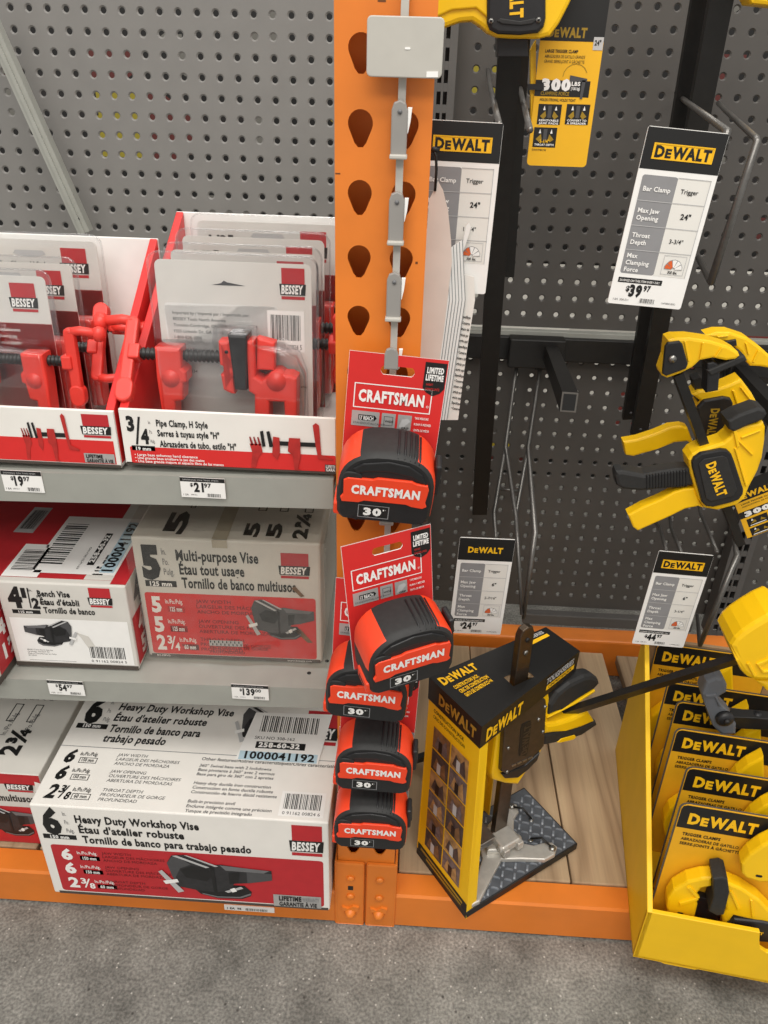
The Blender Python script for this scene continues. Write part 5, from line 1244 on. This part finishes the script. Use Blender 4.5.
# jack
b = MB(); bu, bv = hole; z0 = .0135
fp = [(.010, .001), (.022, .000), (.056, .018), (.088, .034), (.112, .020), (.140, .001), (.158, .000), (.170, .008), (.168, .018), (.156, .024), (.142, .028), (.128, .042), (.130, .058), (.148, .078), (.162, .084), (.168, .096), (.158, .106), (.142, .104), (.114, .092), (.090, .086), (.074, .068), (.066, .050), (.034, .026), (.010, .012)]
b.prism(fp, 0, .008, CAST, T=Matrix(((1, 0, 0, 0), (0, 0, 1, 0), (0, 1, 0, z0), (0, 0, 0, 1))), bev=.002)
b.prism([(.074, .050), (.092, .040), (.116, .040), (.130, .050), (.128, .066), (.118, .084), (.088, .082)], 0, .018, CAST, T=Matrix(((1, 0, 0, 0), (0, 0, 1, 0), (0, 1, 0, z0), (0, 0, 0, 1))), bev=.003); ft = b.build('foot', jk, local=True)
for u, v in ((.017, .008), (.161, .009), (.158, .096), (.100, .088)):
    b = MB(); b.lathe([(.0052, 0), (.0052, .002), (.003, .004), (.001, .0042)], STEEL, 12, Matrix.Translation((u, v, z0+.008))); b.build('foot_bolt', ft, local=True)
for (u, v, u2, v2) in ((.161, .012, .148, .040), (.158, .094, .172, .066)):
    b = MB(); b.tube([(u, v, z0+.010), ((u+u2)/2, (v+v2)/2, z0+.017), (u2, v2, z0+.004)], .0016, BLK, n=6); b.build('zip_tie', ft, local=True)
    b = MB(); b.lathe([(.0035, 0), (.0035, .001), (.0012, .001)], STEEL, 10, Matrix.Translation((u2, v2, z0+.0005))); b.build('eyelet', ft, local=True)
FOOT = Vector((hole[0]-.004, hole[1]-.002, .02)); topv = (Vector((hole[0], hole[1], zt))-FOOT).normalized()
bx = (Vector((1, 0, 0)) - topv*topv.x).normalized(); by = topv.cross(bx)
BT = Matrix.Translation(FOOT) @ Matrix((bx, by, topv)).transposed().to_4x4()
blen = .392
b = MB(); b.prism([(-.0115, 0), (.0115, 0), (.0115, blen-.012), (.008, blen-.003), (0, blen), (-.008, blen-.003), (-.0115, blen-.012)], -.005, .005, BRNZ, T=BT, bev=.0015); br = b.build('bar', jk, local=True)
for z, m_ in ((blen-.020, BLK), (blen-.040, STEEL)):
    for sg in (-1, 1):
        b = MB(); b.cyl(BT @ Vector((.001, .0046*sg, z)), BT @ Vector((.001, .0062*sg, z)), .0034, m_); b.build('bar_pin', br, local=True)
b = MB(); b.box((.088, .034, z0+.016), (.122, .064, z0+.030), CAST, .003); b.cyl((.086, .040, z0+.024), (.124, .040, z0+.024), .0055, CAST); nb = b.build('clamp_nut', jk, local=True)
for u in (.088, .113):
    b = MB(); b.box((u, .029, z0+.014), (u+.010, .041, z0+.028), CAST, .0015); b.build('nut_lug', nb, local=True)
b = MB(); b.box((.030, .045, .05), (.082, .085, .062), STEEL, .001); b.box((.030, .045, .05), (.034, .085, .085), STEEL, .001); b.box((.05, .05, .062), (.060, .08, .095), STEEL, .002); b.build('lift_plate', jk, local=True)
# body: yellow housing with gunmetal side plate
def j2(pts): return [(480+x/5.486, 620+y/5.486) for x, y in pts]
b = MB(); jtrace(b, j2([(100, 560), (180, 460), (330, 390), (378, 392), (384, 430), (372, 640), (330, 740), (270, 815), (210, 905), (140, 900), (70, 880), (62, 850)]), .060, .034, YELP, bev=.004); b.build('jack_body', jk, local=True)
GUN = M('gunmetal_plate', '#57504a', .38, .75, noise=.12, scale=120)
b = MB(); jtrace(b, j2([(135, 575), (200, 480), (345, 430), (362, 440), (366, 470), (352, 690), (335, 712), (250, 790), (140, 842), (118, 832), (120, 800)]), .053, .008, GUN, bev=.0015); sp = b.build('side_plate', jk, local=True)
b = MB(); jtrace(b, j2([(122, 850), (250, 800), (332, 728), (318, 770), (268, 822), (210, 868), (140, 872)]), .055, .006, BLKP, bev=.002); b.build('lower_grip', sp, local=True)
b = MB(); jtrace(b, j2([(225, 600), (232, 572), (278, 553), (282, 575), (262, 725), (252, 745), (216, 745), (214, 720)]), .0524, .002, BLK)
A_, B_ = jp(480+243/5.486, 620+735/5.486, .0524), jp(480+266/5.486, 620+575/5.486, .0524)
wordmark(b, A_ + Vector((.004, 0, 0)), B_ + Vector((.004, 0, 0)), .0105, GUN, (0, -1, 0)); b.build('logo', sp, local=True)
for x, y in ((357, 475), (322, 545), (155, 702), (148, 832), (345, 612)):
    b = MB(); q = jp(480+x/5.486, 620+y/5.486, .053); b.cyl(q+Vector((0, .001, 0)), q-Vector((0, .0014, 0)), .0024, STEEL); b.build('screw_head', sp, local=True)
for k in range(4):
    b = MB(); x, y = 186+k*30, 803-k*13; jtrace(b, j2([(x-8, y+4), (x+14, y-8), (x+12, y-14), (x-10, y-4)]), .0520, .0015, STEEL); b.build('plate_slot', sp, local=True)
b = MB(); jtrace(b, j2([(378, 528), (384, 470), (430, 402), (500, 350), (580, 312), (625, 306), (655, 325), (662, 350), (630, 385), (540, 440), (450, 490)]), .056, .022, BLKR, bev=.006); lv = b.build('release_lever', jk, local=True)
b = MB(); jtrace(b, j2([(378, 530), (450, 494), (540, 444), (632, 386), (634, 394), (545, 452), (450, 502), (372, 540)]), .0555, .020, YELP, bev=.001); b.build('lever_edge', lv, local=True)
b = MB(); jtrace(b, j2([(356, 575), (430, 565), (510, 540), (580, 505), (604, 512), (634, 558), (560, 590), (470, 608), (356, 628)]), .055, .023, YELP, bev=.005); lh = b.build('lift_handle', jk, local=True)
b = MB(); jtrace(b, j2([(352, 628), (470, 608), (560, 590), (640, 558), (646, 578), (560, 636), (440, 672), (352, 690)]), .056, .021, BLKR, bev=.004); b.build('handle_grip', lh, local=True)
b = MB(); jtrace(b, j2([(425, 672), (446, 652), (520, 632), (528, 642), (516, 656), (440, 674)]), .0552, .002, YELP, bev=.0005); b.build('grip_badge', lh, local=True)

# ------------------------------------------------------------------ yellow tray with carded trigger clamps
TO = Vector((.393, -.067, .0708)); TA = R(-7.8)
ty = thing('display_carton', 'open yellow display carton of carded trigger clamps at bottom right', 'display carton', TO, (0, 0, TA))
b = MB(); TW = .30
b.box((0, 0, 0), (TW, .362, .004), YELB)
b.solid([(0, 0, 0), (0, 0, .096), (0, .352, .252), (0, .362, .245), (0, .362, 0)], [(.007, 0, 0), (.007, 0, .096), (.007, .352, .252), (.007, .362, .245), (.007, .362, 0)], YELB, .001)
b.solid([(TW-.007, 0, 0), (TW-.007, 0, .096), (TW-.007, .352, .252), (TW-.007, .362, .245), (TW-.007, .362, 0)], [(TW, 0, 0), (TW, 0, .096), (TW, .352, .252), (TW, .362, .245), (TW, .362, 0)], YELB, .001)
b.box((.007, .356, .004), (TW-.007, .362, .246), KRAFT)
b.prism([(0, 0), (TW, 0), (TW, .096), (.176, .096), (.170, .070), (.160, .060), (.150, .060), (.141, .066), (.137, .078), (.133, .096), (0, .096)], 0, .006, YELB, bev=.0008)
b.prism([(.030, .001), (.085, .001), (.078, -.003), (.040, -.003)], .0005, .003, YELB)
b.box((.0005, .0015, .090), (.007, .004, .0965), KRAFT)
b.build('carton_body', ty, local=True)
b = MB(); b.cyl((.155, .012, .045), (.155, .0, .045), .011, BLK); 
TM = ROOTM[ty]
def c6(x, y, yl):
    """zoom pixel to card coordinates on the tray plane y=yl"""
    P = ray_plane(620+x/4.993, 780+y/4.995, TM @ Vector((0, yl, 0)), TM.to_3x3() @ Vector((0, 1, 0))); q = TM.inverted() @ P; return (q.x-.018, q.z-.005)
def make_card_clamp():
    root = thing('trigger_clamp_pack', 'x', 'clamp pack'); Wk, Hk = .165, .237; yl = .03
    b = MB(); b.prism(rrect(Wk/2, Hk/2, Wk, Hk, .009), 0, .0012, M('pack_yellow', '#e3a81d', .5, noise=.03))
    f = Face(b, (0, 0, Hk), (1, 0, 0), (0, 0, -1), Wk, Hk, .0002)
    f.rect(.4, 3, 99.6, 16.5, BLK, 1); f.rect(4, .4, 96, 3, BLK, 1); f.poly([(.6, 3), (1.5, 1.2), (4, .4), (4, 3)], BLK, 1); f.tool_logo(7, 12.6, 55, 6.8, YEL, l=2, bold=.055)
    f.text(6, 21.5, 2.0, 'TRIGGER CLAMPS', BLK, w=27, bold=.04); f.text(6, 25, 1.9, 'ABRAZADERAS DE GATILLO', BLK, w=41, bold=.03); f.text(6, 28.4, 1.9, 'SERRE-JOINTS À GÂCHETTE', BLK, w=43, bold=.03)
    b.build('card', root, local=True)
    b = MB(); b.prism(rrect(Wk/2, Hk/2, Wk+.004, Hk+.004, .010), .0012, .0018, M('card_edge_grey', '#55534f', .35)); b.build('card_sleeve', root, local=True)
    def T6(pts): return [c6(x, y, yl) for x, y in pts]
    b = MB(); b.prism(T6([(226, 600), (232, 560), (262, 515), (330, 478), (400, 462), (452, 460), (452, 500), (400, 510), (372, 545), (382, 590), (365, 655), (235, 645)]), -.024, -.004, YELP, bev=.003)
    b.prism(T6([(520, 480), (600, 512), (690, 570), (760, 640), (760, 690), (680, 668), (560, 640), (505, 705), (500, 640), (520, 610), (510, 540)]), -.024, -.004, YELP, bev=.003); jw = b.build('clamp_jaw', root, local=True)
    for rib in ([(290, 570), (380, 545), (384, 556), (292, 584)], [(330, 500), (345, 495), (390, 545), (378, 552)], [(540, 520), (550, 516), (590, 600), (578, 606)], [(640, 560), (650, 560), (660, 640), (648, 640)]):
        b = MB(); b.prism(T6(rib), -.0265, -.022, YELP, bev=.0006); b.build('moulded_rib', jw, local=True)
    b = MB(); q = c6(295, 625, yl); b.prism(rrect(q[0], q[1], .0075, .0035, .0016), -.0245, -.0235, BLK); b.build('jaw_slot', jw, local=True)
    b = MB(); b.prism(T6([(452, 430), (500, 424), (524, 436), (532, 500), (505, 600), (470, 606), (430, 585), (452, 520)]), -.034, -.004, BLKR, bev=.002); b.build('jaw_pad', root, local=True)
    b = MB(); b.prism(T6([(365, 680), (385, 590), (450, 610), (520, 610), (500, 710), (430, 720)]), -.010, -.0008, BLKP, bev=.001); b.build('clamp_bar', root, local=True)
    b = MB(); b.prism(T6([(510, 720), (525, 670), (560, 645), (700, 660), (770, 675), (770, 760), (600, 745)]), -.028, -.004, BLKP, bev=.003)
    A = c6(572, 700, yl); B = c6(700, 716, yl); wordmark(b, (A[0], -.0282, A[1]), (B[0], -.0282, B[1]), .0045, YEL, (0, -1, 0)); b.build('grip_pad', root, local=True)
    b = MB(); b.prism(T6([(600, 395), (640, 350), (700, 310), (790, 270), (790, 480), (690, 482), (620, 460), (602, 440)]), -.024, -.004, YELP, bev=.003); b.build('upper_jaw', root, local=True)
    b = MB(); q = c6(686, 450, yl); b.prism(rrect(q[0], q[1], .0075, .0035, .0016), -.0245, -.0235, BLK); b.build('jaw_slot', root, local=True)
    return root
CL = ['frontmost carded trigger clamp in the yellow carton, jaw and black pad in full view', 'second carded trigger clamp from the front of the yellow carton', 'third carded trigger clamp from the front of the yellow carton', 'fourth carded trigger clamp from the front, its logo half behind the grey jaw', 'fifth carded trigger clamp from the front, second from the back of the yellow carton', 'rearmost carded trigger clamp in the yellow carton, behind the slanting black bar']
k0 = make_card_clamp()
for k, (x, y, s_) in enumerate(((.018, .040, 1), (.033, .100, 1), (.028, .166, 1), (.036, .220, .99), (.028, .258, 1), (.022, .345, 1.0))):
    o = k0 if k == 0 else copy_tree(k0)
    w_ = TM @ Vector((x, y, .0046)); place(o, w_, (R(-2), 0, TA), CL[k]); o['group'] = 'carded trigger clamps in the yellow carton'

# long bar clamp leaning across the carton
lb = thing('bar_clamp', 'long black bar clamp with yellow jaw, leaning across the yellow carton behind the jack', 'clamp', (.104, .235, .071))
A = Vector((.094, .232, .079)); B = at(738, 658, Y=.080); b = MB(); b.tube([A, B], 0, BLKM, sq=(.0085, .0175), up=(0, -.5, 1)); b.build('bar', lb)
def z5(pts): return [(630+x/5.123, 600+y/5.123) for x, y in pts]
b = MB(); trace(b, z5([(516, 238), (540, 200), (580, 165), (640, 125), (707, 86), (770, 60), (860, 120), (860, 360), (780, 420), (640, 414), (600, 400), (572, 372), (545, 310)]), .055, .055, YELP, bev=.006); jb = b.build('fixed_jaw', lb)
for rib in ([(650, 330), (720, 300), (722, 312), (668, 340), (690, 365), (722, 362), (722, 374), (680, 376)], [(600, 330), (614, 322), (650, 392), (636, 398)]):
    b = MB(); trace(b, z5(rib), .0525, .004, YELP, bev=.0008); b.build('moulded_rib', jb)
b = MB(); trace(b, z5([(640, 414), (780, 420), (790, 470), (700, 470), (690, 455)]), .065, .04, YELP, bev=.004); b.build('jaw_tail', lb)

# small grey clamp lying on the carded packs
gc = thing('bar_clamp', 'grey jawed small bar clamp lying on the carded clamps in the yellow carton', 'clamp', at(720, 715, Y=.10))
GJ = M('grey_jaw_plastic', '#63666b', .4, noise=.06)
b = MB(); trace(b, z5([(370, 485), (392, 420), (440, 398), (480, 405), (500, 440), (498, 475), (455, 500), (470, 540), (520, 590), (548, 640), (545, 690), (470, 696), (425, 650), (395, 560)]), .100, .026, GJ, bev=.004); gj = b.build('jaw', gc)
b = MB(); trace(b, z5([(388, 490), (440, 484), (452, 498), (396, 502)]), .0975, .004, GJ, bev=.0008); trace(b, z5([(436, 500), (446, 498), (470, 545), (458, 550)]), .0975, .004, GJ, bev=.0008); b.build('jaw_web', gj)
b = MB(); q = at(630+482/5.123, 600+600/5.123, Y=.099); b.lathe([(.0115, 0), (.0115, .005), (.0085, .008), (.004, .009), (.001, .009)], BLKP, 16, Matrix.Translation(q) @ Matrix.Rotation(R(90), 4, 'X')); b.lathe([(.0035, 0), (.003, .003)], BLKR, 8, Matrix.Translation(q+Vector((0, -.009, .002))) @ Matrix.Rotation(R(90), 4, 'X')); b.build('pad_knob', gc)
b = MB(); trace(b, z5([(530, 600), (640, 604), (720, 612), (900, 640), (900, 690), (720, 668), (545, 660)]), .103, .016, BLKM, bev=.001); b.build('bar', gc)
b = MB(); q = at(630+648/5.123, 600+600/5.123, Y=.111); b.cyl(q-Vector((0, 0, .003)), q+Vector((0, 0, .007)), .005, BLKP); b.build('stop_pin', gc)
WORLD, E1, E2, E3, EXPO = .60, 80, 75, 30, 0
# ================================================================== LIGHT AND CAMERA
w = bpy.data.worlds.new('store_air'); S.world = w; w.use_nodes = True
w.node_tree.nodes['Background'].inputs['Color'].default_value = (1, .97, .93, 1); w.node_tree.nodes['Background'].inputs['Strength'].default_value = WORLD
def lamp(name, loc, rot, sx, sy, e, c=(1, .96, .9)):
    l = bpy.data.lights.new(name, 'AREA'); l.shape = 'RECTANGLE'; l.size = sx; l.size_y = sy; l.energy = e; l.color = c
    o = bpy.data.objects.new(name, l); COL.objects.link(o); o.location = loc; o.rotation_euler = rot; return o
lamp('ceiling_light', (.5, -1.3, 3.6), (R(18), 0, 0), 3.4, .9, E1)
lamp('ceiling_light', (-.6, -3.2, 3.6), (R(40), 0, 0), 3.4, .9, E2)
lamp('ceiling_light', (.3, 1.05, 3.6), (R(0), 0, 0), 3.0, .5, E3)  # unseen lamp added to brighten the goods behind the pegboards
cd = bpy.data.cameras.new('camera'); co = bpy.data.objects.new('camera', cd); COL.objects.link(co)
rot = Matrix((CR, CU, -_fw)).transposed().to_4x4()
co.matrix_world = Matrix.Translation(CAM) @ rot
cd.sensor_fit = 'HORIZONTAL'; cd.sensor_width = 36; cd.lens = F_PX*36/768; cd.clip_start = .01; cd.clip_end = 50
S.camera = co
S.view_settings.view_transform = 'Standard'; S.view_settings.look = 'None'; S.view_settings.gamma = 1; S.view_settings.use_curve_mapping = False
S.view_settings.exposure = EXPO
